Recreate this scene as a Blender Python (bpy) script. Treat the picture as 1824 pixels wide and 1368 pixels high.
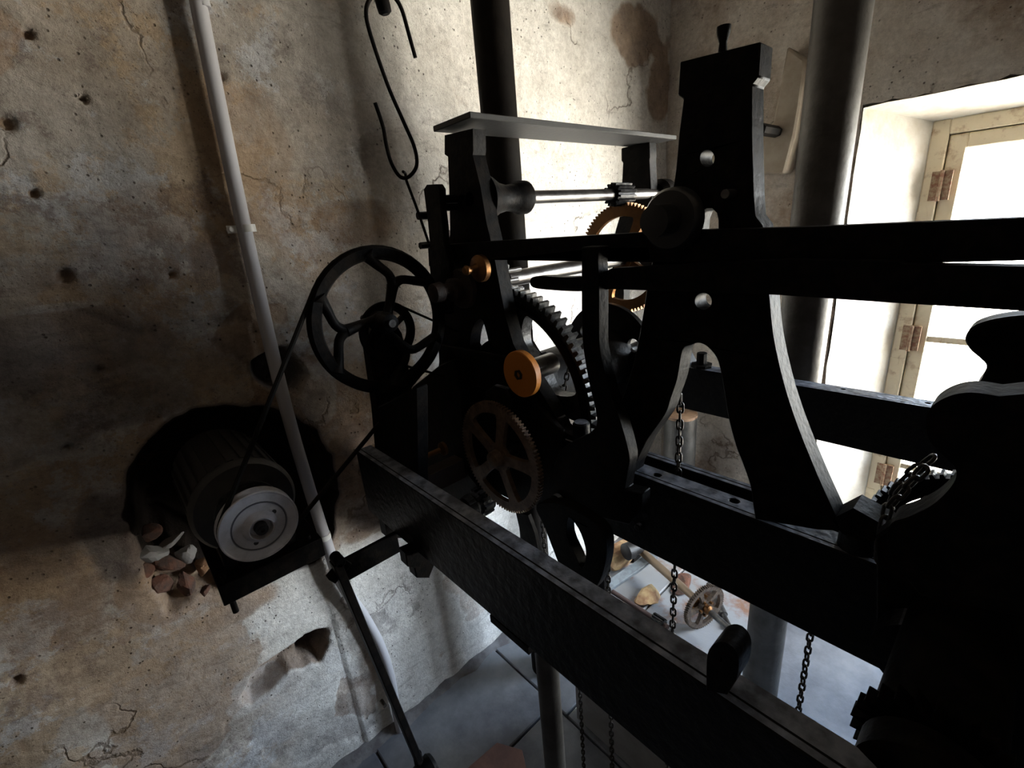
import bpy, bmesh, math, random
import numpy as np
from mathutils import Vector, Matrix
from mathutils.geometry import tessellate_polygon
random.seed(7); RNG = np.random.RandomState(11)
for o in list(bpy.data.objects): bpy.data.objects.remove(o, do_unlink=True)
sc = bpy.context.scene
COL = sc.collection

# ------------------------------------------------------------------ camera
F = 820.0
R = np.array([[0.7381, -0.6695, -0.0836], [-0.2733, -0.1830, -0.9444], [0.6170, 0.7199, -0.3180]])
U_, S_, V_ = np.linalg.svd(R); R = U_ @ V_
H = 1.85                                     # lens height above the stone floor
cd = bpy.data.cameras.new('camera'); cam = bpy.data.objects.new('camera', cd); COL.objects.link(cam)
cd.sensor_width = 36; cd.lens = F / 1824 * 36; cd.clip_start = 0.02; cd.clip_end = 200
cam.matrix_world = Matrix([[R[0][i], -R[1][i], -R[2][i], (0, 0, H)[i]] for i in range(3)] + [[0, 0, 0, 1]])
sc.camera = cam
# ------------------------------------------------------------------ light
sc.view_settings.view_transform = 'Standard'; sc.view_settings.look = 'None'
sc.view_settings.gamma = 1; sc.view_settings.use_curve_mapping = False
sc.view_settings.exposure = 1.45
w = bpy.data.worlds.new('sky'); sc.world = w; w.use_nodes = True
nt = w.node_tree; nt.nodes.clear()
wo = nt.nodes.new('ShaderNodeOutputWorld'); bg = nt.nodes.new('ShaderNodeBackground')
tc = nt.nodes.new('ShaderNodeTexCoord'); sp = nt.nodes.new('ShaderNodeSeparateXYZ'); cr_ = nt.nodes.new('ShaderNodeValToRGB')
nt.links.new(tc.outputs['Generated'], sp.inputs[0])
mp = nt.nodes.new('ShaderNodeMapRange'); mp.inputs['From Min'].default_value = -1; mp.inputs['From Max'].default_value = 1
nt.links.new(sp.outputs['Z'], mp.inputs[0]); nt.links.new(mp.outputs[0], cr_.inputs[0])
e = cr_.color_ramp.elements
e[0].position = 0.40; e[0].color = (1.0, 0.90, 0.77, 1)      # sunlit ground and roofs below the tower
e[1].position = 0.53; e[1].color = (0.62, 0.68, 0.76, 1)       # bright haze at the horizon
x_ = e.new(0.80); x_.color = (0.20, 0.29, 0.44, 1)
SUN_AZ, SUN_EL = math.radians(-64), math.radians(40)
SUN_D = (math.cos(SUN_AZ)*math.cos(SUN_EL), math.sin(SUN_AZ)*math.cos(SUN_EL), math.sin(SUN_EL))
dt = nt.nodes.new('ShaderNodeVectorMath'); dt.operation = 'DOT_PRODUCT'; dt.inputs[1].default_value = (math.cos(SUN_AZ), math.sin(SUN_AZ), 0)
nt.links.new(tc.outputs['Generated'], dt.inputs[0])
gl_ = nt.nodes.new('ShaderNodeMapRange'); gl_.interpolation_type = 'SMOOTHSTEP'                    # hazy glow around the sun
for k_, v_ in (('From Min', .62), ('From Max', 1.0), ('To Min', 9.0), ('To Max', 34.0)): gl_.inputs[k_].default_value = v_
nt.links.new(dt.outputs['Value'], gl_.inputs[0])
nt.links.new(cr_.outputs[0], bg.inputs[0]); nt.links.new(gl_.outputs[0], bg.inputs[1])
sd_ = bpy.data.lights.new('sun', 'SUN'); sd_.energy = 5; sd_.angle = math.radians(24); sd_.color = (1, .93, .82)
so_ = bpy.data.objects.new('sun', sd_); so_.rotation_euler = Vector(SUN_D).to_track_quat('Z', 'Y').to_euler(); COL.objects.link(so_)
nt.links.new(bg.outputs[0], wo.inputs[0])
YW, XW = 1.40, 2.40                           # planes of the two visible walls
def area(name, loc, rot, sx, sy, portal=True):
    ld = bpy.data.lights.new(name, 'AREA'); ld.shape = 'RECTANGLE'; ld.size = sx; ld.size_y = sy
    ld.cycles.is_portal = portal
    lo = bpy.data.objects.new(name, ld); lo.location = loc; lo.rotation_euler = rot; COL.objects.link(lo); return lo
area('window_portal', (XW + 0.34, -0.34, 1.20), (0, math.radians(90), 0), 2.0, 1.9)

# ------------------------------------------------------------------ helpers
def at(px, py, ax, val):
    """point of the real plane (ax = val, z measured from the lens height) that is seen at px,py"""
    d = R.T @ np.array([(px - 912) / F, (py - 684) / F, 1.0])
    p = d * (val / d['xyz'.index(ax)])
    return Vector((p[0], p[1], p[2] + H))
def tag(o, label=None, cat=None, group=None, kind=None):
    if label: o['label'] = label
    if cat: o['category'] = cat
    if group: o['group'] = group
    if kind: o['kind'] = kind
    return o
def thing(name, label, cat, loc=(0, 0, 0), group=None):
    o = bpy.data.objects.new(name, None); o.empty_display_size = 0.05; COL.objects.link(o); o.location = loc
    return tag(o, label, cat, group)
class MB:
    def __init__(s): s.v = []; s.f = []
    def add(s, vs, fs):
        b = len(s.v); s.v += [Vector(v) for v in vs]; s.f += [tuple(b + i for i in f) for f in fs]; return s
    def box(s, a, b):
        x0, y0, z0 = a; x1, y1, z1 = b
        return s.add([(x0,y0,z0),(x1,y0,z0),(x1,y1,z0),(x0,y1,z0),(x0,y0,z1),(x1,y0,z1),(x1,y1,z1),(x0,y1,z1)],
                     [(3,2,1,0),(4,5,6,7),(0,1,5,4),(1,2,6,5),(2,3,7,6),(3,0,4,7)])
    def bar(s, p0, p1, w, h, up=(0, 0, 1), w1=None, h1=None):
        p0 = Vector(p0); p1 = Vector(p1); d = (p1 - p0).normalized(); up = Vector(up)
        a = d.cross(up).normalized(); b = a.cross(d).normalized(); vs = []
        for p, ww, hh in ((p0, w, h), (p1, w1 or w, h1 or h)):
            for i, j in ((-1,-1),(1,-1),(1,1),(-1,1)): vs.append(p + a*i*ww/2 + b*j*hh/2)
        return s.add(vs, [(3,2,1,0),(4,5,6,7),(0,1,5,4),(1,2,6,5),(2,3,7,6),(3,0,4,7)])
    def tube(s, pts, r, seg=12, closed=False, cap=True):
        pts = [Vector(p) for p in pts]; n = len(pts); rs = r if isinstance(r, (list, tuple)) else [r]*n
        def tan(i):
            if closed: return (pts[(i+1) % n] - pts[i-1]).normalized()
            return (pts[min(i+1, n-1)] - pts[max(i-1, 0)]).normalized()
        t = tan(0); a = t.orthogonal().normalized(); vs = []; fs = []
        for i in range(n):
            t2 = tan(i); q = t.rotation_difference(t2); a = (q @ a); a = (a - t2*a.dot(t2)).normalized(); t = t2; b = t.cross(a)
            for k in range(seg):
                th = 2*math.pi*k/seg; vs.append(pts[i] + (a*math.cos(th) + b*math.sin(th))*rs[i])
        for i in range(n if closed else n-1):
            j = (i+1) % n
            for k in range(seg):
                m = (k+1) % seg; fs.append((i*seg+k, i*seg+m, j*seg+m, j*seg+k))
        if cap and not closed:
            fs.append(tuple(range(seg))[::-1]); fs.append(tuple((n-1)*seg+k for k in range(seg)))
        return s.add(vs, fs)
    def lathe(s, o, ax, prof, seg=32):
        """prof: (distance along ax, radius)"""
        o = Vector(o); ax = Vector(ax).normalized(); a = ax.orthogonal().normalized(); b = ax.cross(a); vs = []; fs = []; n = len(prof)
        for d, r in prof:
            for k in range(seg):
                th = 2*math.pi*k/seg; vs.append(o + ax*d + (a*math.cos(th) + b*math.sin(th))*max(r, 1e-4))
        for i in range(n-1):
            for k in range(seg):
                m = (k+1) % seg; fs.append((i*seg+k, i*seg+m, (i+1)*seg+m, (i+1)*seg+k))
        if prof[0][1] > 2e-4 and prof[0] != prof[-1]: fs.append(tuple(range(seg))[::-1])
        if prof[-1][1] > 2e-4 and prof[0] != prof[-1]: fs.append(tuple((n-1)*seg+k for k in range(seg)))
        return s.add(vs, fs)
    def cyl(s, p0, p1, r, seg=24, r1=None):
        d = Vector(p1) - Vector(p0); return s.lathe(p0, d, [(0, r), (d.length, r if r1 is None else r1)], seg)
    def ring(s, o, ax, ri, ro, t, seg=48):
        return s.lathe(o, ax, [(0, ri), (0, ro), (t, ro), (t, ri), (0, ri)], seg)
    def prism(s, outer, holes, o, u, v, n, t):
        """outer and holes: 2D loops in u,v about o; extruded t along n"""
        loops = [list(outer)] + [list(h) for h in holes]
        tris = tessellate_polygon([[Vector((p[0], p[1], 0)) for p in l] for l in loops])
        flat = [p for l in loops for p in l]; N = len(flat); o = Vector(o); u = Vector(u); v = Vector(v); n = Vector(n)
        vs = [o + u*p[0] + v*p[1] for p in flat] + [o + u*p[0] + v*p[1] + n*t for p in flat]
        fs = [tuple(q) for q in tris] + [tuple(i+N for i in q[::-1]) for q in tris]; b = 0
        for l in loops:
            m = len(l)
            for i in range(m): j = (i+1) % m; fs.append((b+i, b+j, b+j+N, b+i+N))
            b += m
        return s.add(vs, fs)
    def plate(s, px, ax, val, t, holes=()):
        """flat casting in the plane ax = val; its outline given where the photo shows it; t = thickness away from the lens"""
        i = 'xyz'.index(ax); a, b = [k for k in range(3) if k != i]
        def q(l): return [(at(x, y, ax, val)[a], at(x, y, ax, val)[b]) for x, y in l]
        o = Vector((0, 0, 0)); o[i] = val + (H if ax == 'z' else 0)
        E3 = [Vector((1,0,0)), Vector((0,1,0)), Vector((0,0,1))]
        return s.prism(q(px), [q(h) for h in holes], o, E3[a], E3[b], E3[i], t)
    def build(s, name, m, parent=None, smooth=True, bevel=0, origin=None, recalc=True):
        if parent is not None: L = parent.matrix_world.translation if parent.type != 'EMPTY' else parent.location
        if parent is not None:
            L = Vector(); q = parent
            while q is not None: L += q.location; q = q.parent
        elif origin is not None: L = Vector(origin)
        else:
            xs = [v.x for v in s.v]; ys = [v.y for v in s.v]; zs = [v.z for v in s.v]
            L = Vector(((min(xs)+max(xs))/2, (min(ys)+max(ys))/2, min(zs)))
        me = bpy.data.meshes.new(name); me.from_pydata([v - L for v in s.v], [], s.f)
        if recalc:
            bm = bmesh.new(); bm.from_mesh(me); bmesh.ops.recalc_face_normals(bm, faces=bm.faces); bm.to_mesh(me); bm.free()
        me.materials.append(m)
        ob = bpy.data.objects.new(name, me); COL.objects.link(ob)
        if parent is not None: ob.parent = parent
        else: ob.location = L
        if smooth:
            for p in me.polygons: p.use_smooth = True
            try: me.set_sharp_from_angle(angle=math.radians(35))
            except Exception: pass
        if bevel:
            md = ob.modifiers.new('bevel', 'BEVEL'); md.width = bevel; md.segments = 1; md.limit_method = 'ANGLE'; md.angle_limit = math.radians(40)
        return ob
def cr(pts, n=6, closed=False):
    """Catmull-Rom through the points"""
    P = [Vector(p) for p in pts]; out = []; N = len(P)
    for i in range(N if closed else N-1):
        p0 = P[(i-1) % N] if closed or i > 0 else P[0]; p1 = P[i]; p2 = P[(i+1) % N]
        p3 = P[(i+2) % N] if closed or i+2 < N else P[-1]
        for k in range(n):
            t = k/n; out.append(0.5*((2*p1) + (-p0+p2)*t + (2*p0-5*p1+4*p2-p3)*t*t + (-p0+3*p1-3*p2+p3)*t**3))
    if not closed: out.append(P[-1])
    return out
def cr2(pts, n=5, closed=False): return [(p[0], p[1]) for p in cr([(x, y, 0) for x, y in pts], n, closed)]
def circle(cx, cy, r, n=28, a0=0): return [(cx + r*math.cos(a0+2*math.pi*k/n), cy + r*math.sin(a0+2*math.pi*k/n)) for k in range(n)]
def gear_outline(r, teeth, h, duty=0.5, pointed=False):
    out = []
    for k in range(teeth):
        a = 2*math.pi*k/teeth; s = 2*math.pi/teeth
        prof = [(0, r-h), (.18, r-h), (.30, r), (.62, r), (.75, r-h)] if not pointed else [(0, r-h), (.12, r), (.2, r), (.9, r-h)]
        for t, rr in prof: out.append((rr*math.cos(a+s*t), rr*math.sin(a+s*t)))
    return out
def spoke_holes(ri, ro, n, wd, a0=0, rnd=6):
    """openings between n spokes, corners rounded"""
    hs = []
    for k in range(n):
        a = a0 + 2*math.pi*k/n; b = a0 + 2*math.pi*(k+1)/n
        o1 = a + math.asin(wd/2/ro)+.02; o2 = b - math.asin(wd/2/ro)-.02; i1 = a + math.asin(min(.9, wd/2/ri)); i2 = b - math.asin(min(.9, wd/2/ri))
        pts = []
        for t in range(9): th = o1 + (o2-o1)*t/8; pts.append((ro*math.cos(th), ro*math.sin(th)))
        for t in range(4): th = i2 + (i1-i2)*t/3; pts.append((ri*math.cos(th), ri*math.sin(th)))
        P = pts
        for _ in range(2):     # corner cutting
            Q = []
            for i in range(len(P)):
                p, q = P[i], P[(i+1) % len(P)]
                Q += [(p[0]*.75+q[0]*.25, p[1]*.75+q[1]*.25), (p[0]*.25+q[0]*.75, p[1]*.25+q[1]*.75)]
            P = Q
        hs.append(P)
    return hs
EX, EY, EZ = Vector((1,0,0)), Vector((0,1,0)), Vector((0,0,1))
def Z(v): return v + H

# ------------------------------------------------------------------ materials
def mat(name, col, rough=.6, metal=0, noise=None, bump=0, bscale=60, spec=None):
    m = bpy.data.materials.new(name); m.use_nodes = True; t = m.node_tree; b = t.nodes['Principled BSDF']
    b.inputs['Base Color'].default_value = (*col, 1); b.inputs['Roughness'].default_value = rough; b.inputs['Metallic'].default_value = metal
    if spec is not None: b.inputs['Specular IOR Level'].default_value = spec
    g = t.nodes.new('ShaderNodeNewGeometry')
    if noise:
        n = t.nodes.new('ShaderNodeTexNoise'); n.inputs['Scale'].default_value = noise[1]; n.inputs['Detail'].default_value = 8; n.inputs['Roughness'].default_value = .65
        t.links.new(g.outputs['Position'], n.inputs['Vector'])
        r = t.nodes.new('ShaderNodeValToRGB'); r.color_ramp.elements[0].position = noise[2]; r.color_ramp.elements[1].position = noise[3]
        r.color_ramp.elements[0].color = (*noise[0], 1); r.color_ramp.elements[1].color = (*col, 1)
        t.links.new(n.outputs[0], r.inputs[0]); t.links.new(r.outputs[0], b.inputs['Base Color'])
    if bump:
        n2 = t.nodes.new('ShaderNodeTexNoise'); n2.inputs['Scale'].default_value = bscale; n2.inputs['Detail'].default_value = 6
        t.links.new(g.outputs['Position'], n2.inputs['Vector'])
        bp = t.nodes.new('ShaderNodeBump'); bp.inputs['Strength'].default_value = bump; bp.inputs['Distance'].default_value = .004
        t.links.new(n2.outputs[0], bp.inputs['Height']); t.links.new(bp.outputs[0], b.inputs['Normal'])
    return m
IRON = mat('black_iron', (.0035, .0035, .004), .50, 0, ((.010, .008, .007), 40, .40, .55), .3, 90, .07)
IRONR = mat('flaking_black_paint', (.006, .006, .007), .42, 0, ((.010, .009, .008), 60, .35, .50), .8, 55, .14)
def sky_lit_tops(m, col):  # paints bluish sky light into the colour of upward faces
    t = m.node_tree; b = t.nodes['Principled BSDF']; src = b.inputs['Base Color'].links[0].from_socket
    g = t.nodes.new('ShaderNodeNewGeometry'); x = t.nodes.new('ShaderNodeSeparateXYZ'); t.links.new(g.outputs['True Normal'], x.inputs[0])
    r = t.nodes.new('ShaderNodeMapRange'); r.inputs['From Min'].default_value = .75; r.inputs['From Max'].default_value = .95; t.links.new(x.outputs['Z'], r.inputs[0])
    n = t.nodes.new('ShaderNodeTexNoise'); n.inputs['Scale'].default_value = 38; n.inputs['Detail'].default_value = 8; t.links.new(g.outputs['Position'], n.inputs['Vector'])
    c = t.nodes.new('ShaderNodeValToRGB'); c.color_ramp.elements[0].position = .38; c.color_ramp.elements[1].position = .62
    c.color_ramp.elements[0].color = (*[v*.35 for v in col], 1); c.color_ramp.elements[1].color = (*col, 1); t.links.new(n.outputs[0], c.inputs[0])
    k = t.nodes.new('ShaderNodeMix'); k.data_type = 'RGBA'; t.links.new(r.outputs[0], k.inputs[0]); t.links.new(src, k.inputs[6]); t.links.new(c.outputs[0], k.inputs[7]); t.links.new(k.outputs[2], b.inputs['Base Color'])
sky_lit_tops(IRONR, (.26, .29, .36))
STEEL = mat('bare_steel', (.20, .195, .19), .36, .9, ((.09, .08, .075), 14, .35, .6), .1, 200)
DSTEEL = mat('worn_gear_steel', (.07, .07, .07), .42, .7, ((.03, .03, .03), 70, .40, .55), .3, 150)
BRASS = mat('old_brass', (.20, .095, .032), .42, .85, ((.16, .075, .03), 50, .40, .60), .2, 150)
DBRASS = mat('tarnished_brass', (.17, .105, .065), .6, .1, ((.09, .055, .036), 50, .40, .60), .2, 150)
RUSTD = mat('rusty_iron', (.030, .015, .011), .7, .2, ((.010, .007, .006), 50, .40, .60), .5, 120)
ORANGE = mat('orange_paint', (.50, .17, .018), .5, 0, ((.05, .03, .02), 90, .29, .34), .3, 120)
PVC = mat('grey_plastic', (.42, .415, .435), .5, spec=.25)
CLIP = mat('clear_plastic_clip', (.62, .62, .60), .4)
GALV = mat('dull_galvanised_steel', (.095, .09, .083), .5, .55, ((.055, .05, .045), 9, .38, .62), .25, 60)
DPIPE = mat('dark_painted_pipe', (.014, .011, .009), .7, 0, ((.008, .006, .005), 12, .40, .60), .2, 60, .12)
ALU = mat('grey_cast_aluminium', (.52, .52, .56), .5, .1, ((.40, .40, .43), 30, .35, .55), .1, 90)
MOTOR = mat('dark_motor_paint', (.022, .020, .020), .5, 0, ((.012, .011, .011), 30, .40, .60), .2, 80)
RUBBER = mat('black_rubber', (.010, .009, .008), .85, spec=.1)
CREAM = mat('cream_window_paint', (.80, .70, .52), .6, 0, ((.46, .31, .18), 16, .30, .44), .5, 60)
HINGE = mat('rusty_hinge', (.24, .11, .07), .7, .2, ((.40, .30, .20), 60, .40, .60), .3, 100)
BOXM = mat('pale_panel_paint', (.36, .31, .245), .7, 0, ((.27, .22, .17), 9, .35, .60), .25, 50)
CONC = mat('pale_grey_block', (.34, .33, .33), .85, 0, ((.24, .23, .225), 7, .35, .65), .5, 50)
ROCK = mat('sandstone', (.50, .36, .19), .9, 0, ((.28, .15, .08), 12, .40, .60), .9, 40)
BRICK = mat('crumbled_brick', (.15, .065, .042), .95, 0, ((.07, .045, .036), 24, .40, .60), 1, 50)
BLUEBAR = mat('galvanised_flat', (.32, .37, .42), .5, .3, ((.20, .22, .24), 20, .40, .60), .2, 80)
PLUG = mat('cork_brown', (.36, .22, .13), .8, 0, ((.22, .13, .08), 20, .4, .6), .3, 60)
LEATHER = mat('red_brown_board', (.16, .075, .055), .55, 0, ((.10, .045, .035), 12, .4, .6), .2, 60)
WIN_G = bpy.data.materials.new('window_glass'); WIN_G.use_nodes = True
t = WIN_G.node_tree; t.nodes.clear(); o_ = t.nodes.new('ShaderNodeOutputMaterial'); mx = t.nodes.new('ShaderNodeMixShader')
tr = t.nodes.new('ShaderNodeBsdfTransparent'); gl = t.nodes.new('ShaderNodeBsdfGlossy'); fr = t.nodes.new('ShaderNodeFresnel'); fr.inputs[0].default_value = 1.45
gl.inputs['Roughness'].default_value = .03; tr.inputs[0].default_value = (.93, .95, .95, 1)
ge = t.nodes.new('ShaderNodeNewGeometry'); io = t.nodes.new('ShaderNodeMapRange'); io.inputs['To Min'].default_value = 1.45; io.inputs['To Max'].default_value = 1/1.45
t.links.new(ge.outputs['Backfacing'], io.inputs[0]); t.links.new(io.outputs[0], fr.inputs[0])
t.links.new(fr.outputs[0], mx.inputs[0]); t.links.new(tr.outputs[0], mx.inputs[1]); t.links.new(gl.outputs[0], mx.inputs[2]); t.links.new(mx.outputs[0], o_.inputs[0])

def plaster_mat(name, attr, pale=False):
    m = bpy.data.materials.new(name); m.use_nodes = True; t = m.node_tree; b = t.nodes['Principled BSDF']; N = t.nodes; Lk = t.links
    b.inputs['Roughness'].default_value = .92; b.inputs['Specular IOR Level'].default_value = .15
    g = N.new('ShaderNodeNewGeometry')
    def noise(sc_, det=8, rough=.6, off=0):
        n = N.new('ShaderNodeTexNoise'); n.inputs['Scale'].default_value = sc_; n.inputs['Detail'].default_value = det; n.inputs['Roughness'].default_value = rough
        if off:
            v = N.new('ShaderNodeVectorMath'); v.operation = 'ADD'; v.inputs[1].default_value = (off, off*.7, off*.3); Lk.new(g.outputs['Position'], v.inputs[0]); Lk.new(v.outputs[0], n.inputs['Vector'])
        else: Lk.new(g.outputs['Position'], n.inputs['Vector'])
        return n.outputs[0]
    def ramp(x, p0, p1, c0=(0,0,0), c1=(1,1,1)):
        r = N.new('ShaderNodeValToRGB'); r.color_ramp.elements[0].position = p0; r.color_ramp.elements[1].position = p1
        r.color_ramp.elements[0].color = (*c0, 1); r.color_ramp.elements[1].color = (*c1, 1); Lk.new(x, r.inputs[0]); return r.outputs[0]
    def mix(f, a, b_, mode='MIX'):
        x = N.new('ShaderNodeMix'); x.data_type = 'RGBA'; x.blend_type = mode
        if isinstance(f, (int, float)): x.inputs[0].default_value = f
        else: Lk.new(f, x.inputs[0])
        for s, q in ((6, a), (7, b_)):
            if isinstance(q, tuple): x.inputs[s].default_value = (*q, 1)
            else: Lk.new(q, x.inputs[s])
        return x.outputs[2]
    def math_(op, a, b_):
        x = N.new('ShaderNodeMath'); x.operation = op; x.use_clamp = True
        for s, q in ((0, a), (1, b_)):
            if isinstance(q, (int, float)): x.inputs[s].default_value = q
            else: Lk.new(q, x.inputs[s])
        return x.outputs[0]
    base = ramp(noise(5, 10, .7), .32, .66, (.36, .32, .28), (.60, .56, .505))
    base = mix(ramp(noise(2.3, 6, .6, 3), .46, .62), base, mix(.5, base, (.40, .31, .225)))
    base = mix(ramp(noise(3.0, 9, .75, 61), .53, .57), base, mix(.6, base, (.50, .36, .22)))
    base = mix(ramp(noise(4.2, 9, .75, 51), .54, .575), base, mix(.6, base, (.62, .65, .69)))
    base = mix(ramp(noise(3.6, 10, .8, 71), .545, .58), base, mix(.6, base, (.20, .155, .145)))
    lime = ramp(noise(6, 10, .72, 31), .30, .68, (.60, .575, .53), (.86, .84, .80))     # ochre limewash clouds
    base = mix(ramp(noise(14, 8, .75, 9), .53, .66), base, mix(.45, base, (.25, .20, .16)))
    if pale: base = ramp(noise(5, 10, .7), .30, .66, (.50, .44, .37), (.74, .69, .62))
    elif not attr: base = mix(.35, base, (.03, .025, .02))
    if attr:
        a2 = N.new('ShaderNodeVertexColor'); a2.layer_name = 'lime'; s9 = N.new('ShaderNodeSeparateColor'); Lk.new(a2.outputs[0], s9.inputs[0])
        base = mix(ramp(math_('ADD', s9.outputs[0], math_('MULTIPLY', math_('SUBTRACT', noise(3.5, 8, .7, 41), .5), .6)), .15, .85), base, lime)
        a = N.new('ShaderNodeVertexColor'); a.layer_name = 'stain_shade'; s = N.new('ShaderNodeSeparateColor'); Lk.new(a.outputs[0], s.inputs[0])
        fine = noise(26, 8, .75, 5)
        def thr(ch, lo=.35):   # ragged edge
            return ramp(math_('ADD', ch, math_('MULTIPLY', math_('SUBTRACT', fine, .5), .55)), lo, lo+.38)
        base = mix(thr(s.outputs[0]), base, mix(.78, base, ramp(noise(11, 6, .6, 2), .35, .65, (.19, .115, .070), (.40, .265, .165))))
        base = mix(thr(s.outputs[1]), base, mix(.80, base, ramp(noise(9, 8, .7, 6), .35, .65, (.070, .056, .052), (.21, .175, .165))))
        base = mix(ramp(s.outputs[1], .85, 1.0), base, (.022, .016, .013))  # near-black colour paints the shade inside the niche and holes
        base = mix(thr(s.outputs[2], .5), base, mix(.8, base, (.68, .70, .72)))
    else:
        base = mix(ramp(noise(1.6, 8, .65, 12), .50, .60), base, mix(.7, base, (.24, .15, .09)))
    grain = ramp(noise(55, 8, .8, 15), .30, .70, (.72,.71,.70), (1.18,1.18,1.18)); base = mix(1.0, base, grain, 'MULTIPLY')
    scuff = N.new('ShaderNodeMapping'); scuff.inputs['Scale'].default_value = (9, 9, 34); scuff.inputs['Rotation'].default_value = (0, .5, 0); Lk.new(g.outputs['Position'], scuff.inputs[0])
    ns = N.new('ShaderNodeTexNoise'); ns.inputs['Scale'].default_value = 1; ns.inputs['Detail'].default_value = 8; ns.inputs['Roughness'].default_value = .75; Lk.new(scuff.outputs[0], ns.inputs['Vector'])
    base = mix(ramp(ns.outputs[0], .56, .68), base, mix(.35, base, (.09, .07, .055)))
    # pock marks and speckle
    vo = N.new('ShaderNodeTexVoronoi'); vo.inputs['Scale'].default_value = 46; Lk.new(g.outputs['Position'], vo.inputs['Vector'])
    sp_ = math_('MULTIPLY', ramp(vo.outputs['Distance'], .07, .16, (1,1,1), (0,0,0)), ramp(noise(7, 4, .6, 8), .47, .56))
    base = mix(sp_, base, mix(.7, base, (.06, .045, .035)))
    vo2 = N.new('ShaderNodeTexVoronoi'); vo2.feature = 'DISTANCE_TO_EDGE'; vo2.inputs['Scale'].default_value = 2.1
    nv = N.new('ShaderNodeTexNoise'); nv.inputs['Scale'].default_value = 5; nv.inputs['Detail'].default_value = 6; Lk.new(g.outputs['Position'], nv.inputs['Vector'])
    mv = N.new('ShaderNodeMix'); mv.data_type = 'VECTOR'; mv.inputs[0].default_value = .35; Lk.new(g.outputs['Position'], mv.inputs[4]); Lk.new(nv.outputs[1], mv.inputs[5]); Lk.new(mv.outputs[1], vo2.inputs['Vector'])
    crack = math_('MULTIPLY', ramp(vo2.outputs['Distance'], .002, .012, (1,1,1), (0,0,0)), ramp(noise(2, 3, .5, 20), .5, .58))
    vo3 = N.new('ShaderNodeTexVoronoi'); vo3.inputs['Scale'].default_value = 110; Lk.new(g.outputs['Position'], vo3.inputs['Vector'])
    sp3 = math_('MULTIPLY', ramp(vo3.outputs['Distance'], .10, .22, (1,1,1), (0,0,0)), ramp(noise(4.5, 6, .7, 88), .46, .56))
    base = mix(sp3, base, mix(.55, base, (.07, .05, .04)))
    base = mix(crack, base, mix(.6, base, (.10, .06, .03)))
    Lk.new(base, b.inputs['Base Color'])
    h = math_('ADD', math_('MULTIPLY', noise(30, 10, .72, 1), .6), math_('MULTIPLY', noise(7, 6, .6, 4), .6))
    h = math_('SUBTRACT', h, math_('MULTIPLY', sp_, .35)); h = math_('SUBTRACT', h, math_('MULTIPLY', crack, .3))
    bp = N.new('ShaderNodeBump'); bp.inputs['Strength'].default_value = 1.0; bp.inputs['Distance'].default_value = .016
    Lk.new(h, bp.inputs['Height']); Lk.new(bp.outputs[0], b.inputs['Normal'])
    return m
PLAST = plaster_mat('stained_plaster', True); PLAIN = plaster_mat('limewashed_plaster', False); PALE = plaster_mat('pale_window_wall_plaster', False, True)

# ------------------------------------------------------------------ setting
# back wall: a relief mesh with the broken motor niche, dug-out holes, pits
def fnoise(nx, nz, cells, seed):
    rs = np.random.RandomState(seed); out = np.zeros((nz, nx)); amp = 1; tot = 0
    for c in cells:
        g = rs.rand(int(c*nz/nx)+3, c+3); yy = np.linspace(0, g.shape[0]-2.001, nz); xx = np.linspace(0, g.shape[1]-2.001, nx)
        yi = yy.astype(int); xi = xx.astype(int); fy = (yy-yi)[:, None]; fx = (xx-xi)[None, :]; fy = fy*fy*(3-2*fy); fx = fx*fx*(3-2*fx)
        out += amp*(g[yi][:, xi]*(1-fy)*(1-fx) + g[yi][:, xi+1]*(1-fy)*fx + g[yi+1][:, xi]*fy*(1-fx) + g[yi+1][:, xi+1]*fy*fx)
        tot += amp; amp *= .55
    return out/tot - .5
X0, X1, Z0, Z1, ST = -1.3, XW + .02, -0.02, 3.3, .0072
nx = int((X1-X0)/ST)+1; nz = int((Z1-Z0)/ST)+1
gx, gz = np.meshgrid(np.linspace(X0, X1, nx), np.linspace(Z0, Z1, nz))
def sdf(poly, gx, gz):
    pts = [at(x, y, 'y', YW) for x, y in poly]; P = np.array([(p.x, p.z) for p in pts]); n = len(P)
    d = np.full(gx.shape, 9.); ins = np.zeros(gx.shape, bool)
    for i in range(n):
        a = P[i]; b = P[(i+1) % n]; e_ = b-a; L = (e_**2).sum()
        t_ = np.clip(((gx-a[0])*e_[0]+(gz-a[1])*e_[1])/L, 0, 1)
        d = np.minimum(d, np.hypot(gx-a[0]-t_*e_[0], gz-a[1]-t_*e_[1]))
        c = (a[1] > gz) != (b[1] > gz)
        with np.errstate(divide='ignore', invalid='ignore'): xx = (b[0]-a[0])*(gz-a[1])/(b[1]-a[1])+a[0]
        ins ^= (c & (gx < xx))
    return np.where(ins, -d, d)
def smooth(x, a, b): t_ = np.clip((x-a)/(b-a), 0, 1); return t_*t_*(3-2*t_)
N1 = fnoise(nx, nz, [9, 18, 36, 72, 144], 1); N2 = fnoise(nx, nz, [40, 80, 160], 2); N3 = fnoise(nx, nz, [5, 10, 20, 40, 80, 160], 3)
N4 = fnoise(nx, nz, [7, 15, 30, 60, 120, 240], 8); N5 = fnoise(nx, nz, [11, 22, 44, 88, 176], 9)
leftish = 1-smooth(gx, .5, 1.4)
peel = smooth(N4, .055, .068); flake = smooth(N5, .105, .118)*(.35+.65*leftish)
disp = N1*.014 + N2*.006 + peel*.0035 + flake*.0025
st = np.zeros((nz, nx, 3))
st[..., 1] = np.maximum(st[..., 1], peel*(.16+.28*leftish)*(1+N2)); st[..., 0] = np.maximum(st[..., 0], flake*.62)
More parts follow.
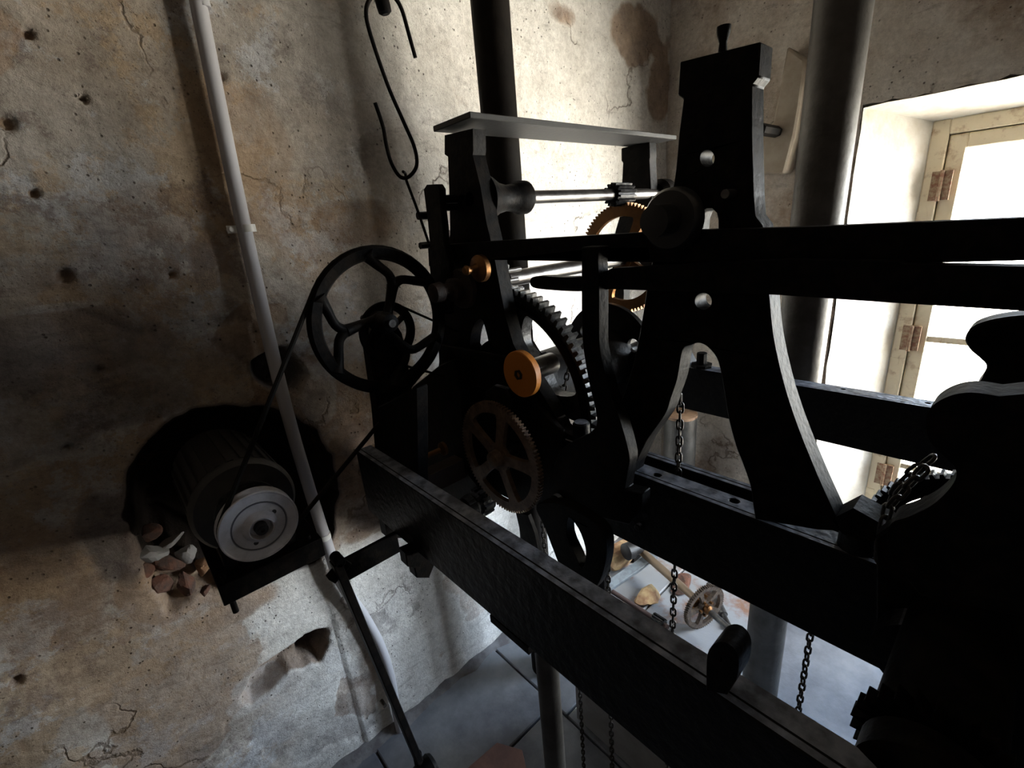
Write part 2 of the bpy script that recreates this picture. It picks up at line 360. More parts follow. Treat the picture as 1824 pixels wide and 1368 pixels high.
niche = [(236,925),(238,880),(262,800),(300,765),(345,745),(400,732),(452,728),(520,742),(562,770),(590,810),(598,880),(590,945),(560,1000),(505,1015),(455,1035),(400,1045),(330,1000),(270,985)]
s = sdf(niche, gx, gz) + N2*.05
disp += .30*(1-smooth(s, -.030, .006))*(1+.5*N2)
st[..., 1] = np.maximum(st[..., 1], 1.6*(1-smooth(s, -.01, .035)));  # niche shade painted into the dark channel
rub = [(238,960),(300,965),(400,1020),(420,1060),(345,1075),(300,1100),(268,1055)]
s2 = sdf(rub, gx, gz) + N2*.06
disp += np.where(s > -.01, 1, 0)*.07*(1-smooth(s2, -.03, .006))*(1+2*N2)
st[..., 0] = np.maximum(st[..., 0], 1.0*(1-smooth(s2, -.02, .05)))
for poly, dep, ro, rg in (([(455,680),(450,645),(475,622),(515,618),(545,640),(552,668),(530,700),(490,712)], .10, .5, .95),
                          ([(436,1243),(452,1205),(500,1160),(545,1128),(585,1122),(592,1150),(575,1185),(520,1200),(480,1240),(450,1262)], .07, 1.6, .3)):
    s3 = sdf(poly, gx, gz) + N2*.045
    disp += dep*(1-smooth(s3, -.022, .004))*(1+2*N2)
    st[..., 0] = np.maximum(st[..., 0], ro*(1-smooth(s3, -.012, .008))); st[..., 1] = np.maximum(st[..., 1], rg*(1-smooth(s3, -.012, .005)))
def blob(ch, px, py, rx, rz, amt, ang=0):
    c = at(px, py, 'y', YW); a = math.radians(ang); dx = gx-c.x; dz = gz-c.z
    u = (dx*math.cos(a)+dz*math.sin(a))/rx; v = (-dx*math.sin(a)+dz*math.cos(a))/rz
    d = np.sqrt(u*u+v*v) + N3*1.8 + N2*.7
    st[..., ch] = np.maximum(st[..., ch], amt*(1-smooth(d, .55, 1.15)))
# brown damp stains
for a in ((620,395,.16,.07,.62),(440,270,.10,.14,.55),(560,460,.12,.10,.5),(330,390,.20,.08,.5),(1120,60,.30,.13,.95),(1175,170,.12,.20,.95),(1000,30,.15,.08,.7),(200,520,.20,.10,.5),
          (630,830,.10,.14,.95),(700,860,.12,.16,.8),(560,860,.05,.10,.8),(300,1050,.10,.10,.9),(420,1090,.12,.05,.7),(230,1150,.22,.12,.55),(60,1080,.12,.2,.6),(640,950,.07,.04,.7),(350,1180,.12,.05,.5),
          (120,90,.2,.2,.3),(655,1190,.05,.10,.5),(260,1260,.10,.10,.5),(500,400,.10,.12,.55),(130,1290,.2,.1,.45)): blob(0, *a)
# dark grey-brown patches, mostly left and at mid height
for a in ((130,620,.26,.09,.66),(330,560,.16,.06,.55),(60,480,.14,.05,.5),(300,640,.20,.07,.60),(60,740,.16,.10,.60),(230,720,.16,.06,.66),(150,850,.10,.10,.5),(380,650,.10,.06,.5),(60,960,.08,.14,.5),
          (440,780,.16,.05,.8),(200,960,.05,.12,.7),(660,800,.09,.10,.55),(660,915,.10,.07,.62),(360,470,.03,.12,.5),(575,1060,.035,.10,.35),(0,300,.14,.3,.34),(120,420,.12,.06,.4)): blob(1, *a)
# white flaked lime
for a in ((530,680,.10,.10,.75),(560,700,.06,.12,.8),(110,548,.09,.012,.8),(470,1240,.10,.05,.8),(560,1240,.10,.05,.7),(600,1180,.05,.06,.8),(640,1250,.06,.10,.7),(450,1230,.05,.06,.8),(220,300,.015,.06,.4),
          (640,740,.06,.05,.5),(830,1030,.2,.12,.6),(420,1290,.2,.06,.5),(700,1100,.06,.16,.5)): blob(2, *a[:4], a[4]*.75)
for poly in ([(535,1135),(588,1124),(590,1150),(572,1180),(540,1188)],):
    s4 = sdf(poly, gx, gz) + N2*.04; disp += .05*(1-smooth(s4, -.02, .004)); st[..., 1] = np.maximum(st[..., 1], .95*(1-smooth(s4, -.012, .01)))
for px, py, r_ in ((115,492,.012),(10,218,.014),(395,135,.009),(308,490,.008),(330,812,.007),(60,345,.006),(120,800,.006),(30,1215,.008),(178,660,.006),(50,60,.006),(150,175,.006)):
    c = at(px, py, 'y', YW); d = np.hypot(gx-c.x, gz-c.z) + N2*.01
    disp += .02*(1-smooth(d, r_*.6, r_*1.5)); st[..., 0] = np.maximum(st[..., 0], .8*(1-smooth(d, r_*.7, r_*1.3)))
# plaster layer edge running across the wall at mid height
edge = [(0,540),(60,533),(120,540),(165,553),(215,582),(255,590),(330,570),(420,560),(455,575)]
E_ = [at(x, y, 'y', YW) for x, y in edge]; ez = np.interp(gx[0], [p.x for p in E_], [p.z for p in E_])
below = smooth(ez[None, :] - gz + N2*.02, -.003, .006)*(gx < E_[-1].x)
disp += .007*below
st[..., 1] = np.maximum(st[..., 1], .30*below*(1-smooth(ez[None, :]-gz, .1, .7)))
verts = np.stack([gx, np.full_like(gx, YW)+disp, gz], -1).reshape(-1, 3)
ii = np.arange(nz*nx).reshape(nz, nx); fc = np.stack([ii[:-1, :-1], ii[:-1, 1:], ii[1:, 1:], ii[1:, :-1]], -1).reshape(-1, 4)
me = bpy.data.meshes.new('wall_back'); me.vertices.add(len(verts)); me.vertices.foreach_set('co', verts.ravel())
me.loops.add(fc.size); me.loops.foreach_set('vertex_index', fc.ravel().astype(np.int32)); me.polygons.add(len(fc))
me.polygons.foreach_set('loop_start', np.arange(0, fc.size, 4, dtype=np.int32)); me.polygons.foreach_set('loop_total', np.full(len(fc), 4, np.int32)); me.update(calc_edges=True)
lime = smooth(gx + N3*.35 + .25*(gz-Z(0)), .35, 1.15)            # limewash paler towards the corner, partly standing in for window light
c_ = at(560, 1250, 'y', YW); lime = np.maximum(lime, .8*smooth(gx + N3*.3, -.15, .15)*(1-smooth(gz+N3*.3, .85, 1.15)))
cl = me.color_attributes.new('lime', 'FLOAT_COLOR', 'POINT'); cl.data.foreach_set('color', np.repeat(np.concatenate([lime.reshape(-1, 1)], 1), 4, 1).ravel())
ca = me.color_attributes.new('stain_shade', 'FLOAT_COLOR', 'POINT'); ca.data.foreach_set('color', np.concatenate([st.reshape(-1, 3), np.ones((nx*nz, 1))], 1).ravel())
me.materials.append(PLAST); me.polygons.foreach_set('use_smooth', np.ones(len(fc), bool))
m = MB(); m.box((-3.0, YW, -.02), (X0+.01, YW+.1, 3.3)); tag(m.build('wall_back', PLAIN, smooth=False), kind='structure')
wb = bpy.data.objects.new('wall_back', me); COL.objects.link(wb); tag(wb, kind='structure')
def wall_depth(x, z):
    i = int(round((x-X0)/ST)); j = int(round((z-Z0)/ST)); return YW + float(disp[j, i])

# window wall with a ragged opening
WO = (-1.25, .572, Z(-1.60), Z(.335))
rag = random.Random(3); op = []
def run(a, b, n, amp):
    for k in range(n):
        t_ = k/n; j = rag.uniform(-amp, amp)
        op.append((a[0]+(b[0]-a[0])*t_ + (j if abs(a[1]-b[1]) > .5 else 0), a[1]+(b[1]-a[1])*t_ + (j if abs(a[1]-b[1]) < .5 else 0)))
run((WO[0], WO[2]), (WO[1], WO[2]), 20, .004); run((WO[1], WO[2]), (WO[1], WO[3]), 60, .004); run((WO[1], WO[3]), (WO[0], WO[3]), 60, .007); run((WO[0], WO[3]), (WO[0], WO[2]), 30, .004)
m = MB(); m.prism([(-3.65, -.02), (YW+.35, -.02), (YW+.35, 3.3), (-3.65, 3.3)], [op], (XW, 0, 0), EY, EZ, EX, .315)
tag(m.build('wall_right', PALE, smooth=False), kind='structure')
m = MB(); m.box((-3.15, -3.65, -.02), (-3.0, YW+.35, 3.3)); tag(m.build('wall_left', PLAIN, smooth=False), kind='structure')
m = MB(); m.prism([(-3.15, -.02), (XW+.4, -.02), (XW+.4, 3.3), (-3.15, 3.3)], [], (0, -3.65, 0), EX, EZ, EY, .15)
tag(m.build('wall_front', PLAIN, smooth=False), kind='structure')
m = MB(); m.box((-3.15, -3.65, 3.3), (XW+.4, YW+.4, 3.45)); tag(m.build('ceiling', PLAIN, smooth=False), kind='structure')
SLATE = mat('grey_slate', (.23, .24, .26), .55, 0, ((.10, .105, .125), 3.5, .35, .62), .4, 25)
SDUST = mat('dusty_slate', (.30, .31, .33), .6, 0, ((.24, .13, .085), 4.0, .36, .47), .5, 25)
m = MB(); m.box((-3.15, -3.65, -.15), (XW+.4, YW+.4, -.030)); fl = m.build('floor', mat('mortar_bed', (.10, .095, .09), .95), smooth=False); tag(fl, kind='structure')
xs = [-3.0, -2.3, -1.6, -.95, -.30, .32, .93, 1.56, 2.02, XW+.03]; ys = [-3.5, -3.0, -2.5, -1.75, -1.1, -.5, .04, .52, .97, YW+.03]
for i in range(len(xs)-1):
    for j in range(len(ys)-1):
        off = .07*((i % 2)-.5); g_ = .004
        y0 = ys[j]+(off if 0 < j else 0); y1 = ys[j+1]+(off if j < len(ys)-2 else 0)
        m = MB(); dz = random.uniform(-.003, .002); m.box((xs[i]+g_, y0+g_, -.035), (xs[i+1]-g_, y1-g_, dz))
        m.build('stone_slab', SDUST if (i >= 7 and j >= 7) else SLATE, fl, smooth=False, bevel=.004)
# skirting fillet of mortar along the back wall
m = MB(); pr = []
n = 60; vs = []
for k in range(n+1):
    x = -1.6 + 4.0*k/n; a = random.uniform(.03, .055); b = random.uniform(.03, .06)
    vs += [(x, YW+.03, .0), (x, YW-a, -.004), (x, YW+.02, b), (x, YW+.03, b)]
fs = []
for k in range(n):
    q = 4*k; fs += [(q+1, q+5, q+6, q+2), (q+2, q+6, q+7, q+3)]
m.add(vs, fs); o = m.build('baseboard_back', mat('grey_mortar', (.20, .19, .19), .9, 0, ((.11, .10, .10), 14, .4, .6), .6, 40), recalc=False); tag(o, kind='structure')

# window: fixed frame, casement, glass
wx = XW + .24
win = bpy.data.objects.new('window_1', None); COL.objects.link(win); win.location = (wx, 0, WO[2]); tag(win, kind='structure')
yl, yr, zt, zb = .385, -1.10, Z(.262), Z(-1.55)
m = MB()
m.box((wx, yl-.055, zb), (wx+.07, yl, zt)); m.box((wx, yr, zb), (wx+.07, yr+.055, zt)); m.box((wx, yr+.055, zt-.055), (wx+.07, yl-.055, zt)); m.box((wx, yr+.055, zb), (wx+.07, yl-.055, zb+.055))
m.box((wx+.059, yl-.075, zb+.05), (wx+.069, yl-.05, zt-.05)); m.box((wx+.059, yr+.05, zb+.05), (wx+.069, yr+.075, zt-.05)); m.box((wx+.059, yr+.05, zt-.075), (wx+.069, yl-.05, zt-.05)); m.box((wx+.059, yr+.05, zb+.05), (wx+.069, yl-.05, zb+.075)); m.box((wx+.059, -.375, zb+.05), (wx+.069, -.337, zt-.05))
m.build('window_frame', CREAM, win, smooth=False, bevel=.004)
for (a, b) in ((yl-.058, -.353), (-.359, yr+.058)):
    m = MB(); q = .055
    m.box((wx+.012, a-q, zb+.058), (wx+.058, a, zt-.058)); m.box((wx+.012, b, zb+.058), (wx+.058, b+q, zt-.058))
    m.box((wx+.012, b+q, zt-.058-q), (wx+.058, a-q, zt-.058)); m.box((wx+.012, b+q, zb+.058), (wx+.058, a-q, zb+.058+q))
    sash = m.build('casement', CREAM, win, smooth=False, bevel=.004)
    zz = [zb+.058+q, Z(-1.24), Z(-.612), zt-.058-q]
    for z in zz[1:3]:
        m = MB(); m.box((wx+.018, b+q, z-.013), (wx+.052, a-q, z+.013)); m.build('glazing_bar', CREAM, sash, smooth=False)
    for k in range(3):
        m = MB(); m.box((wx+.034, b+q-.005, zz[k]+.01), (wx+.037, a-q+.005, zz[k+1]-.01)); m.build('pane', WIN_G, sash, smooth=False)
for z in (Z(.02), Z(-.61), Z(-1.30)):
    m = MB(); m.box((wx-.004, yl-.054, z-.055), (wx+.012, yl-.027, z+.055)); m.box((wx-.004, yl-.090, z-.055), (wx+.014, yl-.062, z+.055)); m.cyl((wx-.006, yl-.058, z-.058), (wx-.006, yl-.058, z+.058), .007, 10)
    m.build('hinge', HINGE, win)
    m = MB(); m.box((wx-.003, yl-.034, z-.125), (wx+.002, yl-.001, z-.095)); m.build('corner_plate', CREAM, win, smooth=False)
# sloping plaster that closes the reveal around the frame
m = MB()
m.box((wx+.0, yl+.001, WO[2]-.02), (wx+.072, WO[1]+.02, WO[3]+.02)); m.box((wx, WO[0]-.02, WO[2]-.02), (wx+.072, yr-.001, WO[3]+.02))
m.box((wx, yr-.001, zt+.001), (wx+.072, yl+.001, WO[3]+.02)); m.box((wx, yr-.001, WO[2]-.02), (wx+.072, yl+.001, zb-.001))
WHITE = mat('whitewash', (.86, .83, .77), .9, 0, ((.72, .67, .58), 10, .35, .6), .4, 40, .05)
tag(m.build('trim_1', WHITE, smooth=False), kind='structure')
# whitewashed splayed reveal, slightly uneven
m = MB(); x0, x1 = XW-.002, wx+.004
A4 = [(WO[0]+.004, WO[2]+.004), (WO[1]-.004, WO[2]+.004), (WO[1]-.004, WO[3]-.006), (WO[0]+.004, WO[3]-.006)]; B4 = [(yr, zb), (yl, zb), (yl, zt), (yr, zt)]
rr = random.Random(9); n = 24
for k in range(4):
    a0, a1, b0, b1 = A4[k], A4[(k+1) % 4], B4[k], B4[(k+1) % 4]; vs = []; fs = []
    for i in range(n+1):
        for j in range(7):
            u, v = i/n, j/6
            p = [(a0[q]*(1-u)+a1[q]*u)*(1-v)+(b0[q]*(1-u)+b1[q]*u)*v for q in (0, 1)]
            w_ = rr.uniform(-.003, .003)*(0 < i < n)*(j < 6); q = 0 if k in (1, 3) else 1; p[q] += w_
            vs.append((x0+(x1-x0)*v, p[0], p[1]))
    for i in range(n):
        for j in range(6): fs.append((i*7+j, (i+1)*7+j, (i+1)*7+j+1, i*7+j+1))
    m.add(vs, fs)
o = m.build('trim_2', WHITE, recalc=False); tag(o, kind='structure')

exec_parts = []
# ------------------------------------------------------------------ beams
ZT, ZB = Z(-.483), Z(-.655)
def channel(name, label, x0, fl_w, y0, y1, holes=(), zb=ZB, group=None):
    m = MB(); t_ = .011
    m.box((x0, y0, zb), (x0+t_, y1, ZT)); m.box((x0+t_, y0, zb), (x0+fl_w, y1, zb+t_))
    outer = [(x0+t_, y0), (x0+fl_w, y0), (x0+fl_w, y1), (x0+t_, y1)]
    hs = [circle(at(px, py, 'z', -.483).x, at(px, py, 'z', -.483).y, r_, 16) for px, py, r_ in holes]
    m.prism(outer, hs, (0, 0, ZT-t_), EX, EY, EZ, t_)
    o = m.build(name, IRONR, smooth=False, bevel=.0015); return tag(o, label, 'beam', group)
b1 = channel('iron_beam', 'nearest black iron channel beam running diagonally to the bottom of the picture', .371, .040, -.75, 1.045)
b2 = channel('iron_beam', 'deep black iron beam carrying the large A-shaped standard on its top flange', .700, .047, -.75, 1.20, ((1171,846,.007),(1308,892,.008)))
b2b = channel('iron_beam', 'narrow pale-topped beam seen through the arch just behind the deep beam', .779, .022, -.75, .575)
b3 = channel('iron_beam', 'farthest black beam with pale blue top and bolt holes in front of the window', 1.39, .052, -.75, 1.25, ((1400,682,.005),(1502,693,.006),(1653,718,.006)), zb=Z(-.632))
m = MB(); m.box((.411, .985, Z(-.66)), (.700, 1.03, Z(-.60))); m.box((.747, .985, Z(-.66)), (1.39, 1.03, Z(-.60)))
tag(m.build('cross_beam', mat('brown_iron', (.05,.035,.03), .6, 0, None, .4, 80), smooth=False, bevel=.002), 'brown cross beam joining the far ends of the black beams', 'beam')
# legs of the grillage
for (x, y, r_) in ((.455, .500, .0225),):
    pl = thing('pipe_leg', 'slim galvanised pipe leg under the nearest black beam', 'pipe', (x, y, 0))
    m = MB(); m.cyl((x, y, 0.0), (x, y, Z(-.70)), r_, 28); m.build('pipe', GALV, pl)
    m = MB(); m.box((x-.085, y-.05, Z(-.672)), (x+.04, y+.05, Z(-.656))); m.cyl((x, y, Z(-.70)), (x, y, Z(-.672)), r_+.012, 20)
    for dy in (-.035, .035): m.cyl((x-.06, y+dy, Z(-.69)), (x-.06, y+dy, Z(-.672)), .010, 6)
    m.build('clamp', IRON, pl)
m = MB(); m.box((1.402, 1.10, 0.0), (1.445, 1.19, Z(-.633))); tag(m.build('support_post', IRON, smooth=False, bevel=.003), 'dark iron post under the far end of the farthest beam', 'post')
# round poles
def pole(name, label, x, y, r_, z0, z1, m_, lean=0):
    m = MB(); m.tube([(x, y, z0), (x+lean, y, z1)], r_, 40); o = m.build(name, m_); return tag(o, label, 'pole')
pole('round_pole', 'dark brown round pole standing behind the flat top plate', 1.028, 1.15, .054, 0, 3.3, DPIPE)
pole('round_pole', 'thick grey steel pole in front of the window wall', 1.538, .442, .064, 0, 3.3, GALV, .03)

# ------------------------------------------------------------------ A-shaped standards
CASTB = .003
big = thing('clock_standard', 'large black A-shaped cast iron standard with round holes and curved feet', 'frame', (.72, .4, ZT))
outer = [(1211,110),(1355,74),(1351,136),(1339,151),(1339,245),(1342,347),(1345,385),(1358,402)] + \
        cr2([(1362,470),(1370,530),(1377,598),(1395,680),(1420,758),(1455,845),(1492,928),(1498,946)], 4) + \
        [(1455,944),(1345,925)] + cr2([(1341,900),(1336,865),(1322,824),(1310,793),(1297,744),(1290,700),(1279,645),(1262,620),(1245,611),(1230,615),(1215,624),(1206,673),(1194,710),(1184,738),(1154,781),(1146,796),(1130,830)], 4) + \
        [(1126,848),(1070,835)] + cr2([(1063,815),(1085,765),(1110,705),(1130,640),(1145,560),(1158,480),(1180,400),(1200,326),(1209,239)], 4) + [(1217,176),(1207,169)]
def ell(cx, cy, rx, ry, n=24): return [(cx+rx*math.cos(2*math.pi*k/n), cy+ry*math.sin(2*math.pi*k/n)) for k in range(n)]
holes = [ell(1259,282,13,15), ell(1252,537,15,15), [(1241,420),(1243,392),(1248,378),(1258,371),(1268,371),(1276,379),(1279,392),(1279,418)]]
m = MB(); m.plate(outer, 'x', .70, .040, holes); m.build('casting', IRON, big, bevel=CASTB)
m = MB(); c = at(1287, 95, 'x', .72); m.lathe(c-Vector((0,0,.012)), EZ, [(0,.007),(.024,.005),(.033,.008),(.038,.009),(.043,.009)], 16); m.build('oil_cup', IRON, big)
m = MB()
c = at(1535, 925, 'x', .725)
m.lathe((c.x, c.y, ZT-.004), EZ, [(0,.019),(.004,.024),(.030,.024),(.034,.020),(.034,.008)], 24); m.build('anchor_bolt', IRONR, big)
m = MB(); c = at(1300, 345, 'x', .69); m.lathe((.675, c.y, c.z), EX, [(0,.006),(.03,.006)], 14); m.build('pin', STEEL, big)
m = MB(); m.plate([(1498,948),(1480,925),(1520,905),(1600,950),(1620,985)], 'x', .70, .045); m.build('foot', IRON, big)
# left standard
lef = thing('clock_standard', 'smaller black A-shaped standard under the left end of the flat top plate', 'frame', (.72, 1.0, ZT))
outer = [(792,241),(842,229),(843,268),(842,276),(856,333),(867,399),(873,423),(882,466),(892,520),(900,562)] + cr2([(914,612),(936,655),(963,698),(990,742),(1003,768),(1045,785)], 4) + \
        [(1046,806),(965,806)] + cr2([(940,770),(915,715),(893,660),(875,625),(866,590),(858,569),(846,576),(838,600),(836,650),(838,700),(836,742)], 4) + [(835,760),(765,742)] + cr2([(775,690),(783,640),(783,597),(780,545),(786,490),(798,434)], 4) + [(802,417),(800,333),(798,279),(792,275)]
m = MB(); m.plate(outer, 'x', .70, .036, [ell(822,352,5,6,14)]); m.build('casting', IRON, lef, bevel=CASTB)
for px, py, r_, hh in ((998,768,.017,.055),(1036,776,.019,.05)):
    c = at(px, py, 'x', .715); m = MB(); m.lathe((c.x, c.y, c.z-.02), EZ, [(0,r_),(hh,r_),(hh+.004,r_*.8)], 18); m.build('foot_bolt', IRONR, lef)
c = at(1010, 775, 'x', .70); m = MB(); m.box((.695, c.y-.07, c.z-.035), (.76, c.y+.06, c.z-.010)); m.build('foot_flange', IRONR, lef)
m = MB(); m.box((.70, .70, ZT), (.747, 1.20, ZT+.045)); m.build('sole_plate', IRON, lef, bevel=.002)
# rear standard
rear = thing('clock_standard', 'farther black standard holding the right end of the flat top plate', 'frame', (1.47, .9, ZT))
outer = [(1106,264),(1156,252),(1157,281),(1156,284),(1159,340)] + cr2([(1163,380),(1172,450),(1185,520),(1203,590),(1232,652)], 4) + [(1190,648)] + cr2([(1180,620),(1162,560),(1150,490),(1130,462),(1112,490),(1110,540),(1103,632)], 4) + [(1060,618)] + \
        cr2([(1072,590),(1085,540),(1090,480),(1094,420),(1104,380),(1107,330)], 4) + [(1109,289),(1106,287)]
m = MB(); m.plate(outer, 'x', 1.44, .045); m.build('casting', IRON, rear, bevel=CASTB)
# top plate
m = MB(); zp = at(820, 218, 'y', .91).z
m.box((.675, .845, zp-.006), (1.50, .985, zp+.006))
tag(m.build('top_plate', mat('dark_steel_plate', (.010,.010,.0105), .5, .0, ((.008,.008,.008), 20, .4, .6), .15, 80), smooth=False, bevel=.0015), 'long flat dark steel plate bridging the two standards in front of the brown pole', 'plate')

# ------------------------------------------------------------------ bars along the frame
m = MB(); m.plate([(762,438),(870,430),(1060,419),(1200,411),(1420,405),(1824,388),(1990,378),(1990,472),(1824,464),(1610,469.5),(1400,469),(1060,466),(870,463),(764,474)], 'x', .672, .027)
b = m.build('long_flat_bar', IRON, bevel=.002); tag(b, 'upper long black flat bar running from the left standard to the right edge', 'bar')
m = MB(); m.plate(cr2([(1090,478),(1060,490),(1010,494),(965,492),(948,494),(944,503),(950,512),(975,516),(1030,519),(1090,515)], 4) + [(1380,525),(1600,540),(1824,554),(1990,566),(1990,478),(1824,475),(1610,470.5),(1600,466),(1400,462)], 'x', .650, .022)
tag(m.build('long_lever', IRON, bevel=.002), 'lower long black lever with a rounded left end under the upper flat bar', 'lever')
# curved strap piece below the bars
m = MB(); m.plate([(1035,440),(1066,440)] + cr2([(1064,465),(1066,516),(1066,580),(1068,625),(1082,687),(1095,728),(1106,757),(1120,812),(1117,840),(1112,873)], 4) + [(1143,880),(1143,906),(1120,935),(1040,915)] + cr2([(1000,890),(985,850),(1000,800),(1052,770),(1062,744),(1048,680),(1037,610),(1035,540)], 4), 'x', .630, .030)
tag(m.build('curved_strap', IRON, bevel=.002), 'black curved vertical strap hanging from the upper bar beside the big toothed wheel', 'strap')

# ------------------------------------------------------------------ far shaft with knob, pinion
def arbor(name, label, y, z, x0, x1, r_, m_=STEEL):
    t_ = thing(name, label, 'shaft', (x0, y, z)); m = MB(); m.cyl((x0, y, z), (x1, y, z), r_, 28); m.build('rod', m_, t_); return t_
a1 = arbor('steel_shaft', 'bright steel shaft just below the flat top plate', .91, Z(.073), .70, 1.55, .0165)
m = MB(); m.lathe((.737, .91, Z(.073)), EX, [(0,.058),(.015,.052),(.045,.036),(.075,.030),(.105,.034),(.118,.040),(.140,.040),(.148,.034)], 28); m.build('bearing_boss', IRON, a1)
def pinion(m, x, y, z, r_, w_, leaves, h=.007):
    m.prism(gear_outline(r_, leaves, h), [], (x, y, z), EY, EZ, EX, w_)
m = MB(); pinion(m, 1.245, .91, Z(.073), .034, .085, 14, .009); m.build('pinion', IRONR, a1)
m = MB(); m.lathe((1.49, .91, Z(.073)), EX, [(0,.03),(.02,.045),(.06,.045),(.08,.03),(.16,.025)], 20); m.build('end_collar', IRON, a1)
a2 = arbor('steel_shaft', 'thick bright steel shaft sloping up behind the rounded lever end', .908, Z(-.121), .79, 1.50, .0205)
m = MB()
for k in range(8):
    th = 2*math.pi*k/8; m.cyl((.752, .908+.033*math.cos(th), Z(-.121)+.033*math.sin(th)), (.80+.02*(k % 2), .908+.033*math.cos(th), Z(-.121)+.033*math.sin(th)), .0055, 10)
m.lathe((.742, .908, Z(-.121)), EX, [(0,.042),(.010,.042)], 28); m.build('lantern_pinion', STEEL, a2)
# brass wheel on thick shaft
bw = thing('brass_gear', 'brown brass gear half hidden behind the bars under the steel shaft', 'gear', (1.30, .908, Z(-.123)))
m = MB(); m.prism(gear_outline(.172, 84, .009), spoke_holes(.035, .132, 4, .026, .5), (1.292, .908, Z(-.123)), EY, EZ, EX, .016); m.build('toothed_rim', BRASS, bw)
m = MB(); m.ring((1.288, .908, Z(-.123)), EX, .022, .036, .03, 28); m.build('hub', BRASS, bw)

# ------------------------------------------------------------------ great wheel and barrel
gy, gz_ = .905, Z(-.432)
gw = thing('great_wheel', 'large black toothed wheel with grey teeth between the standards', 'gear', (.775, gy, gz_))
m = MB(); m.prism(gear_outline(.298, 84, .014), spoke_holes(.165, .250, 5, .05, 1.80), (.760, gy, gz_), EY, EZ, EX, .034); m.build('toothed_rim', DSTEEL, gw)
m = MB(); m.ring((.750, gy, gz_), EX, .262, .276, .052, 96); m.build('rim_band', IRON, gw)
m = MB(); m.prism(gear_outline(.165, 20, .014, pointed=True), [], (.794, gy, gz_), EY, EZ, EX, .016); m.build('ratchet', IRON, gw)
m = MB(); m.lathe((.81, gy, gz_), EX, [(0,.10),(.02,.10),(.02,.092),(.40,.092)], 40); m.build('barrel', IRON, gw)
fc_ = circle(0, 0, .176, 64); fh = [circle(.115*math.cos(a), .115*math.sin(a), .022, 18) for a in (2.7, 5.0, .7)]
m = MB(); m.prism(fc_, fh, (1.21, gy+.01, gz_+.004), EY, EZ, EX, .018); m.build('flange', IRON, gw)
m = MB(); m.cyl((.68, gy, gz_), (1.50, gy, gz_), .018, 20); m.build('arbor', DSTEEL, gw)
# orange disc
od = thing('orange_disc', 'orange painted iron disc with a square hole on the end of a steel shaft', 'disc', (.66, .732, Z(-.308)))
m = MB(); m.lathe((.650, .732, Z(-.308)), EX, [(0,.011),(0,.0515),(.002,.0535),(.016,.0535),(.018,.052),(.018,.02)], 48); m.build('disc', ORANGE, od)
m = MB(); m.ring((.646, .732, Z(-.308)), EX, .007, .012, .01, 6); m.cyl((.655, .732, Z(-.308)), (.66, .732, Z(-.308)), .013); m.build('hub_nut', RUSTD, od)
m = MB(); m.cyl((.668, .732, Z(-.308)), (.758, .732, Z(-.308)), .025, 28); m.build('shaft', STEEL, od)
# ------------------------------------------------------------------ near brass wheel and left-hand fittings
nb = thing('brass_gear', 'dark tarnished gear with four oval openings low in front of the left standard', 'gear', (.62, .791, Z(-.52)))
m = MB(); cy_, cz_ = .791, Z(-.52)
m.prism(gear_outline(.143, 96, .006), spoke_holes(.036, .116, 5, .024, .55), (.612, cy_, cz_), EY, EZ, EX, .012); m.build('toothed_rim', DBRASS, nb)
m = MB(); m.lathe((.590, cy_, cz_), EX, [(0,.012),(.004,.020),(.03,.024),(.034,.024)], 24); m.build('hub', DBRASS, nb)
m = MB(); m.cyl((.60, cy_, cz_), (.72, cy_, cz_), .012, 16); m.build('arbor', DSTEEL, nb)
kn = thing('brass_thumbscrew', 'brass thumbscrew with a turned disc just under the upper bar at the left standard', 'screw', at(855, 478, 'y', .90))
c = at(855, 478, 'x', .655)
m = MB(); m.lathe((c.x-.045, c.y, c.z), EX, [(0,.007),(.006,.011),(.018,.008),(.032,.012),(.036,.026),(.040,.030),(.052,.030),(.055,.025)], 28); m.build('turned_disc', BRASS, kn)
rd = thing('rusty_hub', 'dark rusty disc and hub beside the brass knob', 'hub', at(818, 515, 'x', .65))
c = at(818, 515, 'x', .65)
m = MB(); m.lathe((c.x, c.y, c.z), EX, [(0,.044),(.004,.048),(.016,.048),(.018,.040)], 32); m.build('disc', RUSTD, rd)
m = MB(); m.lathe((c.x-.075, c.y+.005, c.z), EX, [(0,.012),(.004,.022),(.025,.024),(.030,.018),(.05,.018),(.055,.028),(.075,.026)], 24); m.build('stub', RUSTD, rd)
c = at(790, 799, 'x', .56)
bp_ = thing('brass_pin', 'small brass pin with a round head low on the dark housing', 'pin', c)
m = MB(); m.lathe((c.x-.05, c.y, c.z), EX, [(0,.007),(.038,.007),(.040,.012),(.045,.018),(.053,.018),(.056,.012)], 20); m.build('turned_pin', BRASS, bp_)
# vertical lever and its nuts at the left
vl = thing('upright_lever', 'short black upright lever with nuts left of the smaller standard', 'lever', at(772, 470, 'x', .655))
m = MB(); m.plate([(754,337),(759,329),(778,328),(783,336),(785,372),(789,405),(791,434),(800,470),(800,560),(785,560),(770,520),(764,470),(765,434),(762,400)], 'x', .64, .018); m.build('plate', IRON, vl, bevel=.002)
c = at(752, 384, 'x', .64); m = MB(); m.cyl((c.x-.012, c.y, c.z), (c.x+.02, c.y, c.z), .0095, 14); m.build('nut', IRONR, vl)
c = at(757, 437, 'x', .64); m = MB(); m.cyl((c.x-.014, c.y, c.z), (c.x+.03, c.y, c.z), .0085, 6); m.build('nut', IRONR, vl)
c = at(785, 362, 'x', .66); m = MB(); m.prism(gear_outline(.018, 12, .003), [], (c.x, c.y, c.z), EY, EZ, EX, .038); m.build('knurled_nut', IRONR, vl)
